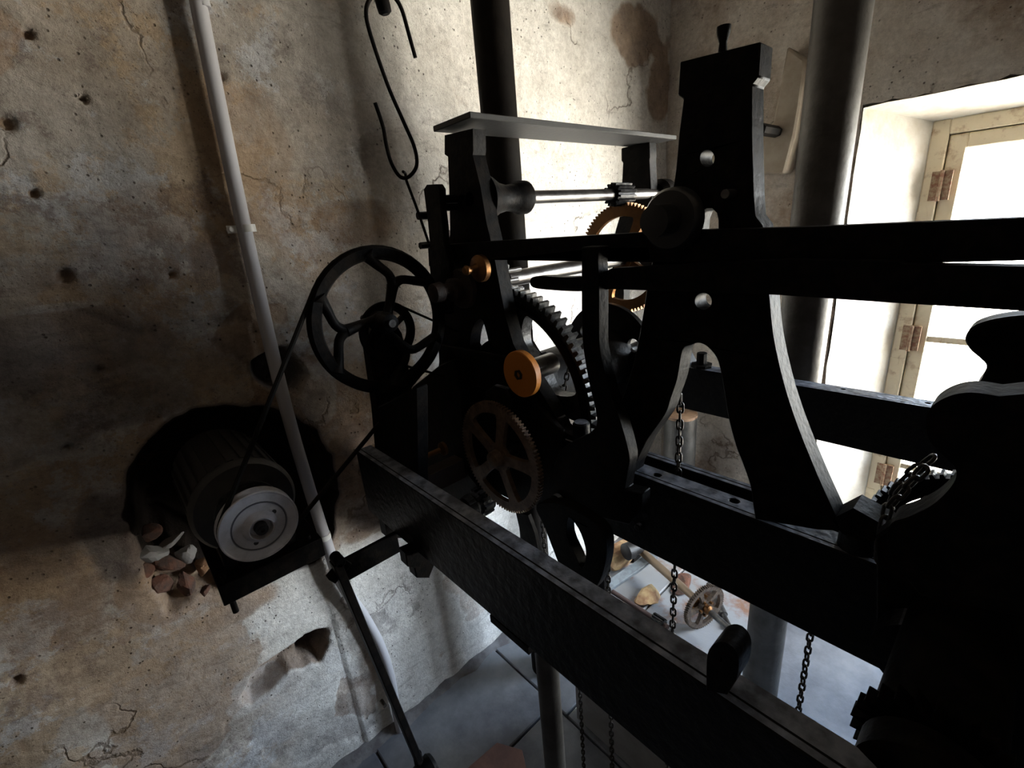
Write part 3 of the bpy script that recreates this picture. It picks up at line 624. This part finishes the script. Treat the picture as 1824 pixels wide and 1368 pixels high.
# housing between the beams
hs_ = thing('gear_housing', 'black slab-sided housing standing on the beam left of the tarnished gear', 'housing', (.52, .93, ZT))
m = MB(); m.plate([(733,690),(783,650),(806,640),(822,700),(826,800),(836,846),(852,866),(838,900),(800,925),(742,948),(735,930)], 'x', .64, .029); m.build('shell', IRON, hs_, bevel=.004)
m = MB(); m.plate([(780,612),(830,622),(905,636),(925,655),(925,700),(905,708),(850,690),(800,680),(783,680)], 'x', .671, .009); m.build('arm', IRON, hs_, bevel=.003)
m = MB(); m.plate([(672,725),(740,690),(745,940),(700,948),(684,926)], 'x', .411, .03); m.build('side_plate', IRON, hs_, bevel=.003)
m = MB(); c = at(835, 905, 'x', .60)
m.lathe((c.x-.02, c.y, c.z), EX, [(0,.02),(.01,.034),(.03,.038),(.04,.030),(.06,.036),(.09,.034)], 20); m.prism(gear_outline(.042, 11, .008), [], (c.x+.03, c.y, c.z), EY, EZ, EX, .03); m.build('bearing', IRONR, hs_)
m = MB(); m.plate([(862,700),(880,686),(902,692),(912,715),(905,738),(885,745),(868,735)], 'x', .66, .03); m.build('bracket', IRONR, hs_, bevel=.003)
m = MB(); m.plate([(830,720),(935,700),(1000,770),(1000,900),(930,900),(850,860)], 'x', .682, .016); m.build('back_plate', IRON, hs_, bevel=.003)
# disc drum beside big standard
dd = thing('black_drum', 'black cylinder with a rounded flange left of the large standard', 'drum', at(1200, 391, 'x', .66))
c = at(1200, 391, 'x', .66)
m = MB(); m.lathe((c.x-.055, c.y, c.z), EX, [(0,.010),(.001,.022),(.038,.022),(.040,.040),(.045,.044),(.060,.045),(.064,.042),(.085,.03),(.09,.02)], 40); m.build('turned_body', mat('satin_black', (.012,.012,.013), .32), dd)

# ------------------------------------------------------------------ flywheel, pillar, belts
fy = 1.0; fc3 = at(681, 573, 'y', fy); FR = .1675
fw = thing('flywheel', 'black belt wheel with three forked spokes left of the standards', 'wheel', fc3)
cx_, cz_ = fc3.x, fc3.z
m = MB(); m.lathe((cx_, fy-.014, cz_), EY, [(0,FR-.022),(0,FR-.003),(.003,FR),(.010,FR-.006),(.018,FR-.006),(.025,FR),(.028,FR-.003),(.028,FR-.022),(.018,FR-.028),(.010,FR-.028),(0,FR-.022)], 72); m.build('rim', IRON, fw)
for k in range(3):
    a = math.radians(62 + 120*k); m = MB(); ra = FR-.016; node = .088
    def pol(r_, th): return Vector((cx_ + r_*math.cos(th), fy, cz_ + r_*math.sin(th)))
    pn = pol(node, a)
    m.tube(cr([pol(.015, a-.5), pol(.045, a-.12), pn], 5), [.014, .013, .012, .0115, .011, .011, .0115, .012, .0125, .0135, .0145][:11], 12)
    for s_ in (-1, 1):
        m.tube(cr([pn, pol(node+.022, a+s_*.16), pol(ra-.018, a+s_*.45), pol(ra+.004, a+s_*.56)], 4), [.0125, .012, .0115, .011, .0105, .0105, .0105, .011, .0115, .013, .015, .018, .021], 12)
    m.build('forked_spoke', IRON, fw)
m = MB(); m.lathe((cx_, fy-.045, cz_), EY, [(0,.010),(.004,.020),(.03,.024),(.075,.024),(.08,.018)], 28); m.build('hub', IRON, fw)
m = MB(); m.cyl((cx_, fy-.05, cz_), (cx_, fy+.10, cz_), .009, 16); m.build('axle', DSTEEL, fw)
sp_c = at(690, 590, 'y', fy+.03)
sw = thing('small_pulley', 'small black ring pulley behind the spokes of the flywheel', 'pulley', sp_c)
m = MB(); m.lathe((sp_c.x, fy+.022, sp_c.z), EY, [(0,.052),(0,.072),(.005,.066),(.010,.072),(.010,.052),(0,.052)], 48); m.build('rim', IRON, sw)
m = MB(); m.bar((sp_c.x-.05, fy+.027, sp_c.z-.03), (sp_c.x+.05, fy+.027, sp_c.z+.03), .01, .012); m.bar((sp_c.x-.03, fy+.027, sp_c.z+.05), (sp_c.x+.03, fy+.027, sp_c.z-.05), .01, .012); m.build('arms', IRON, sw)
m = MB(); m.plate([(655,604)] + cr2([(660,590),(672,580),(690,574),(706,580),(716,594)], 3) + [(722,620),(745,760),(750,960),(690,958),(684,926),(680,820),(672,725)], 'y', 1.035, .035)
for k in range(1): pass
tag(m.build('bearing_pillar', IRON, bevel=.004), 'tapering black pillar behind the flywheel', 'pillar')
pc = at(460, 933, 'y', fy); PR = .0765
# belts
def belt_loop(c0, r0, c1, r1, y, n=24):
    d = Vector((c1[0]-c0[0], c1[1]-c0[1])); L = d.length; th = math.atan2(d.y, d.x); al = math.acos((r0-r1)/L); pts = []
    for k in range(n+1):
        a = th + al + (2*math.pi-2*al)*k/n; pts.append((c0[0]+r0*math.cos(a), y, c0[1]+r0*math.sin(a)))
    for k in range(n+1):
        a = th - al + (2*al)*k/n; pts.append((c1[0]+r1*math.cos(a), y, c1[1]+r1*math.sin(a)))
    return pts
m = MB(); m.tube(belt_loop((cx_, cz_), FR-.001, (pc.x, pc.z), PR-.006, fy), .0052, 8, closed=True)
tag(m.build('drive_belt', RUBBER), 'black rubber belt from the flywheel down to the grey motor pulley', 'belt')
c2 = at(830, 640, 'y', fy+.027)
m = MB(); m.tube(belt_loop((sp_c.x, sp_c.z), .069, (c2.x, c2.z), .062, fy+.027), .003, 8, closed=True)
tag(m.build('round_belt', RUBBER), 'thin round belt from the small pulley into the black frame', 'belt')
m = MB(); m.lathe((c2.x, fy+.020, c2.z), EY, [(0,.008),(0,.062),(.007,.058),(.014,.062),(.014,.008)], 32)
m.cyl((c2.x, fy+.0, c2.z), (c2.x, fy+.05, c2.z), .009, 12)
tag(m.build('idler_pulley', IRON), 'black idler pulley inside the frame behind the left standard', 'pulley')
# motor
mo = thing('electric_motor', 'dark electric motor sunk in the broken wall niche behind the grey pulley', 'motor', (pc.x, 1.2, pc.z))
m = MB(); m.lathe((pc.x, fy+.075, pc.z), EY, [(0,.030),(.004,.050),(.012,.062),(.020,.085),(.022,.100),(.034,.108),(.045,.108),(.05,.100),(.33,.100)], 48)
for k in range(24):
    th = 2*math.pi*k/24; m.bar((pc.x+.103*math.cos(th), fy+.13, pc.z+.103*math.sin(th)), (pc.x+.103*math.cos(th), fy+.38, pc.z+.103*math.sin(th)), .012, .005, up=(math.cos(th), 0, math.sin(th)))
m.build('body', MOTOR, mo)
m = MB(); m.ring((pc.x, fy+.073, pc.z), EY, .058, .066, .01, 40); m.build('end_bell_ring', DSTEEL, mo)
m = MB(); m.cyl((pc.x, fy-.02, pc.z), (pc.x, fy+.10, pc.z), .013, 20); m.build('shaft', DSTEEL, mo)
m = MB(); zb_ = pc.z-.118
m.box((pc.x-.10, fy+.03, zb_-.012), (pc.x+.12, fy+.38, zb_)); m.box((pc.x-.10, fy+.028, zb_-.05), (pc.x+.12, fy+.036, zb_))
m.box((pc.x-.075, fy+.06, zb_), (pc.x-.05, fy+.30, zb_+.05)); m.box((pc.x+.05, fy+.06, zb_), (pc.x+.075, fy+.30, zb_+.05)); m.build('mounting_bracket', IRON, mo, bevel=.002)
c = at(412, 1065, 'y', fy+.05)
m = MB(); m.cyl((c.x, fy+.05, zb_-.09), (c.x, fy+.05, zb_+.01), .0065, 12); 
m.build('stud', IRON, mo); m = MB(); m.cyl((pc.x+.095, fy+.05, zb_-.035), (pc.x+.095, fy+.05, zb_+.01), .0065, 12); m.build('stud', IRON, mo)
pu = thing('motor_pulley', 'light grey cast belt pulley on the motor in the wall niche', 'pulley', (pc.x, fy, pc.z))
m = MB(); m.lathe((pc.x, fy-.016, pc.z), EY, [(.002,.010),(.002,.020),(-.012,.022),(-.012,.024),(.004,.034),(.006,.0395),(.006,.0505),(.0065,.0525),(.0035,.0545),(.0035,.072),(.0015,.0745),(.003,PR),(.007,PR),(.016,PR-.014),(.020,PR-.014),(.029,PR),(.033,PR),(.034,.05),(.030,.04),(.030,.016)], 56)
m.build('disc', ALU, pu)
m = MB(); m.ring((pc.x, fy-.0120, pc.z), EY, .0505, .0530, .0012, 48); m.build('groove_ring', mat('dull_grey_groove', (.10,.10,.12), .6), pu)
m = MB(); m.cyl((pc.x, fy-.030, pc.z), (pc.x, fy-.012, pc.z), .0125, 20)
m.ring((pc.x, fy-.034, pc.z), EY, .0045, .008, .004, 16)
for th in (.5, 4.3): m.cyl((pc.x+.037*math.cos(th), fy-.0115, pc.z+.037*math.sin(th)), (pc.x+.037*math.cos(th), fy-.008, pc.z+.037*math.sin(th)), .0048, 12)
m.build('bore', MOTOR, pu)

# arm and swinging lever towards the wall
ar = thing('jointed_arm', 'black flat arm from the beam with a long lever leaning down to the floor', 'arm', (.31, .90, 0))
m = MB(); m.box((.235, .895, Z(-.705)), (.372, .905, Z(-.650))); m.bar((.235,.900,Z(-.678)), (.224,.900,Z(-.66)), .02, .05); m.build('flat_arm', IRON, ar, bevel=.001)
A_ = at(597, 1000, 'y', .89); B_ = at(745, 1352, 'y', .89)
m = MB(); m.bar(A_, B_, .018, .030, up=(0, 1, 0)); m.cyl(A_+Vector((.006,-.015,0)), A_+Vector((.006,.02,0)), .012, 16); m.build('leaning_lever', IRON, ar, bevel=.002)
C_ = at(686, 1258, 'y', .875); m = MB(); m.cyl(C_, C_+Vector((0,.02,0)), .005, 12); m.build('screw', STEEL, ar)
m = MB(); G_ = Vector((B_.x, .89, 0)); m.tube(cr([B_+Vector((0,0,.02)), B_+Vector((.0,.0,-.05)), Vector((B_.x+.01,.89,.15)), Vector((B_.x+.01,.89,0))], 4), .012, 12)
m.lathe((B_.x-.015, .875, B_.z-.04), EX, [(0,.028),(.04,.034),(.05,.028)], 20); m.build('foot_rod', IRON, ar)
m = MB(); m.plate([(722,985),(745,975),(775,1005),(765,1030),(742,1030),(738,1012),(726,1010)], 'y', .80, .03); tag(m.build('end_bracket', IRON, bevel=.002), 'small stepped black bracket under the nearest beam beside the flat arm', 'bracket')
# ------------------------------------------------------------------ conduit on the wall
pp = thing('conduit_pipe', 'light grey plastic conduit running down the stained wall', 'pipe', (.36, YW-.04, 0))
cpts = [at(348,-40,'y',YW-.030), at(352,0,'y',YW-.030), at(430,384,'y',YW-.030), at(500,690,'y',YW-.030), at(545,850,'y',YW-.030), at(583,970,'y',YW-.030), at(606,1035,'y',YW-.030), at(650,1100,'y',YW-.030), at(677,1150,'y',YW-.030), at(695,1205,'y',YW-.030), at(707,1270,'y',YW-.030), at(724,1345,'y',YW-.030)]
last = cpts[-1]; cpts += [Vector((last.x+.01, last.y, .0))]; top = cpts[0]; cpts = [Vector((top.x, top.y, 3.3))] + cpts
m = MB(); m.tube(cr(cpts, 5), .0175, 20); m.build('tube', PVC, pp)
for px, py in ((440,407),(577,955)):
    c = at(px, py, 'y', YW-.030)
    m = MB(); m.cyl((c.x, c.y, c.z-.009), (c.x, c.y, c.z+.009), .0205, 24)
    m.box((c.x-.045, c.y+.0, c.z-.009), (c.x-.015, c.y+.006, c.z+.009)); m.cyl((c.x-.036, c.y-.004, c.z), (c.x-.036, c.y+.045, c.z), .006, 10); m.build('clip', CLIP, pp)
# ------------------------------------------------------------------ hook and wire
hk = [(740,103),(728,60),(716,18),(703,-4),(682,-18),(662,-6),(652,20),(660,62),(690,150),(718,215),(738,262),(742,295),(728,315),(712,314),(697,290),(688,258),(682,225),(668,183)]
m = MB(); m.tube(cr([at(x, y, 'y', 1.0) for x, y in hk], 6), .0042, 12); tag(m.build('s_hook', IRON), 'long thin black S-shaped wire hook against the wall', 'hook')
m = MB(); m.tube(cr([at(718,306,'y',.995), at(722,309,'y',1.008), at(724,322,'y',1.0)], 3) + cr([at(727,330,'y',1.0), at(745,378,'y',.985), at(764,434,'y',.96)], 4), .0033, 10)
tag(m.build('pull_wire', IRON), 'thin black wire from the S-hook down to the upright lever', 'wire')
m = MB(); p = at(686, 22, 'y', 1.0); q = at(668, -45, 'y', 1.0); dirn = (q-p).normalized(); top = p + dirn*((3.3-p.z)/dirn.z); m.tube([p-dirn*.004, p, p+dirn*.01, top], [.008, .0135, .0145, .0145], 20)
tag(m.build('hanging_rod', IRON), 'thick black rod end coming down inside the top of the S-hook', 'rod')

# ------------------------------------------------------------------ fittings on the beams
lg = thing('beam_lug', 'rounded black lug with a small hole standing on the nearest beam', 'lug', at(1288, 1225, 'x', .371))
m = MB(); m.plate([(1258,1230)] + cr2([(1258,1200),(1260,1165),(1272,1147),(1290,1144),(1306,1154),(1315,1172),(1315,1195),(1311,1212)], 3) + [(1295,1238)], 'x', .362, .030, [ell(1284,1175,3,4,10)]); m.build('tab', IRON, lg, bevel=.003)
for px, py, x, r_, lab in ((1140,937,.700,.008,'small round bolt head on the face of the deep beam below the curved strap'),(995,893,.625,.018,'dull round boss on the foot of the curved strap beside the tarnished gear')):
    c = at(px, py, 'x', x); m = MB(); m.lathe((x-.010, c.y, c.z), EX, [(0,r_*.7),(.002,r_),(.012,r_)], 20); tag(m.build('bolt_head', IRONR), lab, 'bolt')
# eye-shaped hanger between the beams
m = MB(); m.plate(cr2([(955,900),(1000,898),(1050,925),(1075,950),(1080,985),(1072,1025),(1056,1052),(1030,1060),(1010,1040),(993,1000),(970,940)], 4, True), 'x', .56, .025, [cr2([(1012,922),(1030,942),(1042,975),(1042,1000),(1036,1012),(1025,990),(1010,955)], 3, True)])
tag(m.build('eye_hanger', IRON, bevel=.002), 'black pear-shaped eye plate hanging between the two nearest beams', 'plate')
m = MB(); m.plate([(918,912),(940,918),(952,950),(962,1000),(950,1000),(940,990),(928,955)], 'x', .66, .012)
tag(m.build('spring_blade', IRON, bevel=.001), 'thin black curved blade in front of the brown pole foot', 'blade')
# oblong bolt block with nut on far beam
fb = thing('anchor_bolt', 'black square-headed bolt on the far beam seen through the arch', 'bolt', at(1250, 650, 'x', 1.40))
c = at(1250, 642, 'x', 1.42); m = MB(); m.lathe((c.x, c.y, ZT), EZ, [(0,.034),(.010,.034),(.011,.017),(.046,.017),(.048,.014)], 8); m.build('head', IRON, fb)

# ------------------------------------------------------------------ chains
LINK = None
def link_mesh():
    m = MB(); L, Wd, n = .0095, .0052, 5; pts = []
    for k in range(n+1): a = math.pi*k/n; pts.append((Wd*math.cos(a), 0, L/2+.001+Wd*math.sin(a)))
    for k in range(n+1): a = math.pi+math.pi*k/n; pts.append((Wd*math.cos(a), 0, -L/2-.001+Wd*math.sin(a)))
    m.tube(pts, .0023, 6, closed=True)
    me = bpy.data.meshes.new('link'); me.from_pydata(m.v, [], m.f); me.materials.append(CHAINM)
    for p in me.polygons: p.use_smooth = True
    return me
CHAINM = mat('oiled_chain_steel', (.060, .052, .045), .40, .6, ((.03, .026, .022), 80, .4, .6))
LM = link_mesh(); PITCH = .0176
def chain(path, label, group=None, sc_=1.0, tw=.4):
    path = [Vector(p) for p in path]; root = thing('iron_chain', label, 'chain', path[-1], group)
    seg = [(path[i+1]-path[i]).length for i in range(len(path)-1)]; tot = sum(seg); n = int(tot/(PITCH*sc_)); L0 = root.location
    for k in range(n+1):
        d = k*PITCH*sc_; i = 0
        while i < len(seg)-1 and d > seg[i]: d -= seg[i]; i += 1
        p = path[i] + (path[i+1]-path[i])*(d/seg[i]); t_ = (path[i+1]-path[i]).normalized()
        o = bpy.data.objects.new('link', LM); COL.objects.link(o); o.parent = root; o.location = p - L0
        q = Vector((0,0,-1)).rotation_difference(t_); ang = (k % 2)*math.pi/2 + tw + .12*math.sin(k*.7)
        o.rotation_mode = 'QUATERNION'; o.rotation_quaternion = q @ Matrix.Rotation(ang, 3, 'Z').to_quaternion(); o.scale = (sc_,)*3
    return root
def vchain(px, py, ax, val, ztop, label, sc_=1.0, tw=.4, zbot=.012):
    c = at(px, py, ax, val); return chain([(c.x, c.y, ztop), (c.x, c.y, zbot)], label, None, sc_, tw)
vchain(1200, 1060, 'x', .763, Z(-.33), 'chain hanging through the gap behind the deep beam, seen inside the arch', 1.0, .3)
vchain(1089, 1310, 'x', .812, Z(-.45), 'chain right of the eye plate passing behind the nearest beam', 1.05, .5)
vchain(1036, 1290, 'x', .812, Z(-.50), 'chain seen through the eye plate opening and again before the low partition', .95, .5)
vchain(990, 1250, 'x', .800, Z(-.60), 'leftmost chain beside the slim pipe leg', 1.05, .6)
vchain(1434, 1190, 'x', .95, Z(-.62), 'chain hanging over the slate floor right of the grey pole', 1.05, .7)
vchain(1574, 1240, 'x', .76, Z(-.60), 'rightmost chain beside the jagged ratchet wheel', 1.1, .8)
chain([at(1012,660,'x',.86), at(1003,700,'x',.86), at(995,748,'x',.86), at(992,790,'x',.86)], 'short run of chain between the steel shaft and the foot bolts', None, 1.05, .3)

# ------------------------------------------------------------------ right-hand train (close to the lens)
sb = thing('scroll_bracket', 'near black bracket with a big rounded scroll at the right edge', 'bracket', (.5, .0, ZT))
m = MB(); m.plate([(2300,690),(1824,702)] + cr2([(1780,706),(1730,699),(1690,706),(1660,724),(1649,748),(1655,785),(1680,812),(1700,832),(1703,850),(1690,872),(1660,900),(1620,920),(1588,932),(1580,960),(1590,1000)], 4) + [(1640,1060),(2300,1200)], 'x', .50, .035)
m.build('casting', IRON, sb, bevel=.002)
sb2 = thing('scroll_bracket', 'black bracket with a rounded nose in front of the window panes', 'bracket', (.7, -.02, ZT))
m = MB(); m.plate([(2300,520),(1824,562)] + cr2([(1800,564),(1765,570),(1733,582),(1719,602),(1727,622),(1745,638),(1757,652),(1750,672),(1738,690),(1728,720)], 4) + [(1740,850),(2300,900)], 'x', .72, .035)
m.build('casting', IRON, sb2, bevel=.002)
cy_, cz_ = None, None
c = at(1715, 985, 'x', .82); e_ = at(1660, 846, 'x', .82); rr = math.hypot(e_.y-c.y, e_.z-c.z)
cw = thing('chain_wheel', 'black toothed chain wheel partly hidden by the near scroll bracket', 'gear', c)
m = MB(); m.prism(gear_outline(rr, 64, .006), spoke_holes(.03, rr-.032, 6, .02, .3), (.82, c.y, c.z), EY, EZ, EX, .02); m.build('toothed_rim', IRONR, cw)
m = MB(); m.cyl((.66, c.y, c.z), (.95, c.y, c.z), .02, 18); m.build('arbor', DSTEEL, cw)
chain([at(1652,822,'x',.79), at(1630,838,'x',.79), at(1607,860,'x',.79), at(1590,885,'x',.79), at(1577,915,'x',.79)], 'heavy chain draped over the toothed chain wheel by the window', None, 1.15, .3)
chain([at(1640,842,'x',.69), at(1608,875,'x',.69), at(1582,905,'x',.69), at(1571,945,'x',.69), at(1564,1000,'x',.69)], 'chain end lying over the deep beam beside the round anchor bolt', None, 1.0, .9)
# ratchet + drum at the lower right
c = at(1655, 1358, 'x', .45); e_ = at(1513, 1285, 'x', .45); rr = math.hypot(e_.y-c.y, e_.z-c.z)
rt = thing('ratchet_wheel', 'jagged black ratchet wheel at the lower right corner', 'gear', c)
m = MB(); m.prism(gear_outline(rr, 26, .016, pointed=True), [], (.45, c.y, c.z), EY, EZ, EX, .02); m.build('toothed_disc', IRON, rt)
m = MB(); m.lathe((.40, c.y, c.z), EX, [(0,.03),(.01,.05),(.04,.05),(.05,.03),(.07,rr*.80),(.28,rr*.80)], 40); m.build('drum', IRON, rt)
# rear plate which fills the gap between beam and scroll
m = MB(); m.plate([(1560,955),(1640,900),(2300,900),(2300,1700),(1640,1330),(1604,1240),(1600,1205),(1578,1190),(1560,1150)], 'x', .64, .03)
tag(m.build('side_frame', IRON, bevel=.003), 'broad black side frame filling the lower right behind the scroll bracket', 'frame')
m = MB(); c = at(1645, 1170, 'x', .62); m.lathe((.60, c.y, c.z), EX, [(0,.03),(.005,.05),(.04,.05)], 30)
tag(m.build('round_cover', IRONR), 'round black cover on the broad side frame', 'cover')
# hoop under the deep beam
# ------------------------------------------------------------------ window wall fittings
wp = thing('wall_panel', 'pale curved panel with a protruding rod on the wall left of the thick pole', 'panel', at(1380, 200, 'x', XW))
P3 = [(1402,82),(1418,92),(1432,104),(1433,118),(1422,200),(1414,245),(1398,300),(1390,310),(1352,308)]
m = MB(); m.plate([(1402,82),(1432,104),(1433,118),(1422,200),(1414,245),(1398,306),(1392,311),(1300,308),(1330,240),(1376,220),(1388,160)], 'x', XW-.10, .098); m.build('board', BOXM, wp, bevel=.012)
m = MB(); p = at(1372, 233, 'x', XW-.17); m.cyl((p.x-.10, p.y, p.z), (XW-.02, p.y, p.z), .022, 6); m.build('square_rod', IRON, wp)
# can standing in the corner
cn = thing('metal_canister', 'tall grey cylinder with a brown plug in the corner behind the chain', 'cylinder', (2.17, 1.10, 0))
p = at(1212, 737, 'x', 2.17)
m = MB(); m.cyl((2.17, p.y, 0), (2.17, p.y, p.z-.01), .085, 36); m.build('body', GALV, cn)
m = MB(); m.lathe((2.17, p.y, p.z-.01), EZ, [(0,.088),(.014,.088),(.018,.080)], 36); m.build('plug', PLUG, cn)
for ch in cn.children: pass

# ------------------------------------------------------------------ loose things on the floor
def rod_thing(name, label, p0, p1, r_, m_, cat='shaft'):
    t_ = thing(name, label, cat, p0); m = MB(); m.cyl(p0, p1, r_, 18); m.build('rod', m_, t_); return t_
fz = .115
g0 = Vector((1.70, .755, fz)); d_ = Vector((-.30, -.92, 0)).normalized()
lw = thing('loose_gear', 'toothed wheel with brass centre on a long shaft lying on the slate floor', 'gear', g0)
u_ = d_.cross(EZ).normalized()
m = MB(); m.prism(gear_outline(.115, 64, .007), spoke_holes(.03, .092, 5, .016), g0-d_*.009, u_, EZ, d_, .018); m.build('toothed_rim', mat('grey_brown_gear', (.16,.12,.09), .5, .6, ((.08,.06,.05), 60, .4, .6)), lw)
m = MB(); m.prism(gear_outline(.048, 16, .010), [], g0-d_*.035, u_, EZ, d_, .018); m.lathe(g0+d_*.01, d_, [(0,.02),(.02,.024),(.03,.014)], 18)
for k in range(5): a = 2*math.pi*k/5; m.cyl(g0+d_*.01+u_*.035*math.cos(a)+EZ*.035*math.sin(a), g0+d_*.022+u_*.035*math.cos(a)+EZ*.035*math.sin(a), .007, 8)
m.build('brass_centre', BRASS, lw)
m = MB(); e1 = g0 - d_*.52; m.lathe(g0-d_*.50, d_, [(0,.016),(.02,.022),(.36,.020),(.44,.016),(.46,.028),(.48,.028)], 20); m.build('long_shaft', mat('brown_steel', (.30,.22,.15), .45, .6), lw)
m = MB(); m.cyl(g0+d_*.02, g0+d_*.14, .014, 16); m.build('short_shaft', STEEL, lw)
m = MB(); m.box((-.02+e1.x, -.02+e1.y, .0), (e1.x+.06, e1.y+.05, fz-.022)); m.build('end_block', IRON, lw, bevel=.004)
rs = rod_thing('loose_shaft', 'thin grey pinion shaft lying on the floor right of the loose gear', at(1262,1040,'z',-1.835), at(1300,1118,'z',-1.835), .012, STEEL)
p, q = at(1262,1040,'z',-1.835), at(1300,1118,'z',-1.835)
m = MB(); m.lathe(p+(q-p)*.55, (q-p), [(0,.02),(.05,.02)], 12); m.build('pinion', STEEL, rs)
p, q = at(1088,1052,'z',-1.82), at(1190,1118,'z',-1.82)
rs = rod_thing('loose_shaft', 'dark shaft with a ribbed pinion lying on the floor behind the nearest beam', p, q, .012, mat('reddish_dark_steel', (.12,.08,.075), .5, .5))
m = MB(); dd_ = (q-p).normalized(); m.prism(gear_outline(.028, 12, .007), [], p+dd_*.25, dd_.cross(EZ).normalized(), EZ, dd_, .06); m.build('pinion', DSTEEL, rs)
p, q = at(1082,1045,'z',-1.80), at(1165,988,'z',-1.74)
m = MB(); m.bar(p, q, .055, .012); m.bar(p+Vector((0,0,-.02)), q+Vector((0,0,-.02)), .012, .04)
tag(m.build('loose_angle_bar', BLUEBAR, smooth=False, bevel=.001), 'bluish galvanised angle bar lying slanted on the rubble in the corner', 'bar')
def rock(c, r_, sd, name, m_, label):
    bm = bmesh.new(); bmesh.ops.create_icosphere(bm, subdivisions=3, radius=1); rr_ = random.Random(sd)
    ph = [(Vector((rr_.gauss(0,1), rr_.gauss(0,1), rr_.gauss(0,1))).normalized(), rr_.uniform(.45,.85)) for _ in range(9)]
    for v in bm.verts:
        d = v.co.normalized(); k = 1.0
        for n_, h_ in ph:
            dt = d.dot(n_)
            if dt > h_: k = min(k, h_/dt)
        v.co = Vector((d.x*r_[0], d.y*r_[1], d.z*r_[2]))*k
    me = bpy.data.meshes.new(name); bm.to_mesh(me); bm.free(); me.materials.append(m_)
    o = bpy.data.objects.new(name, me); o.location = c; COL.objects.link(o); return tag(o, label, 'rubble')
rock(at(1105,985,'z',-1.78), (.13,.10,.08), 1, 'stone_lump', ROCK, 'yellow sandstone lump in the corner below the deep beam')
rock(at(1150,1062,'z',-1.835), (.10,.07,.03), 2, 'stone_lump', ROCK, 'flat pinkish piece of rubble beneath the slanted angle bar')
rock(at(1215,1040,'z',-1.84), (.09,.06,.022), 4, 'brick_lump', BRICK, 'low red brick fragment beside the long loose shaft')
p = at(1122,976,'z',-1.70); m = MB(); m.lathe(p-Vector((.05,.0,0)), (1,-.25,-.1), [(0,.03),(.01,.045),(.05,.045),(.055,.035),(.12,.035)], 24)
tag(m.build('loose_roller', MOTOR), 'dark roller resting on the sandstone lump', 'roller')
for k, (px, py, dy, a, b_, c_, mt) in enumerate(((262,985,.055,.050,.03,.030,CONC),(300,1000,.05,.045,.03,.028,BRICK),(335,985,.06,.040,.03,.026,CONC),(285,1045,.04,.040,.025,.030,BRICK),(330,1040,.04,.040,.025,.024,BRICK),
        (360,1010,.06,.036,.03,.022,ROCK),(258,1015,.04,.028,.02,.022,BRICK),(360,1058,.035,.030,.02,.016,BRICK),(300,968,.08,.045,.03,.020,CONC),(262,950,.09,.035,.03,.024,BRICK))):
    p = at(px, py, 'y', YW+dy); o = rock(p, (a, b_, c_), 30+k, 'broken_brick' if mt is BRICK else 'broken_stone', mt, None); del o['category']; o.parent = wb; o.rotation_euler = (0, .5+.3*k, 0)
# grey masonry block below the nearest beam
m = MB(); q = at(1012, 1300, 'x', .80); m.box((.95, -.60, 0), (1.03, .90, .42)); tag(m.build('low_partition', CONC, smooth=False, bevel=.006), 'low smooth grey partition under the nearest beam with chains hanging in front', 'partition')
p = at(870, 1345, 'z', -1.55)
lb = MB(); lb.plate([(795,1400),(885,1322),(930,1335),(945,1400)], 'z', -1.60, -.012); tag(lb.build('tilted_board', LEATHER, smooth=False, bevel=.002), 'red-brown board at the bottom edge left of the slim pipe leg', 'board')
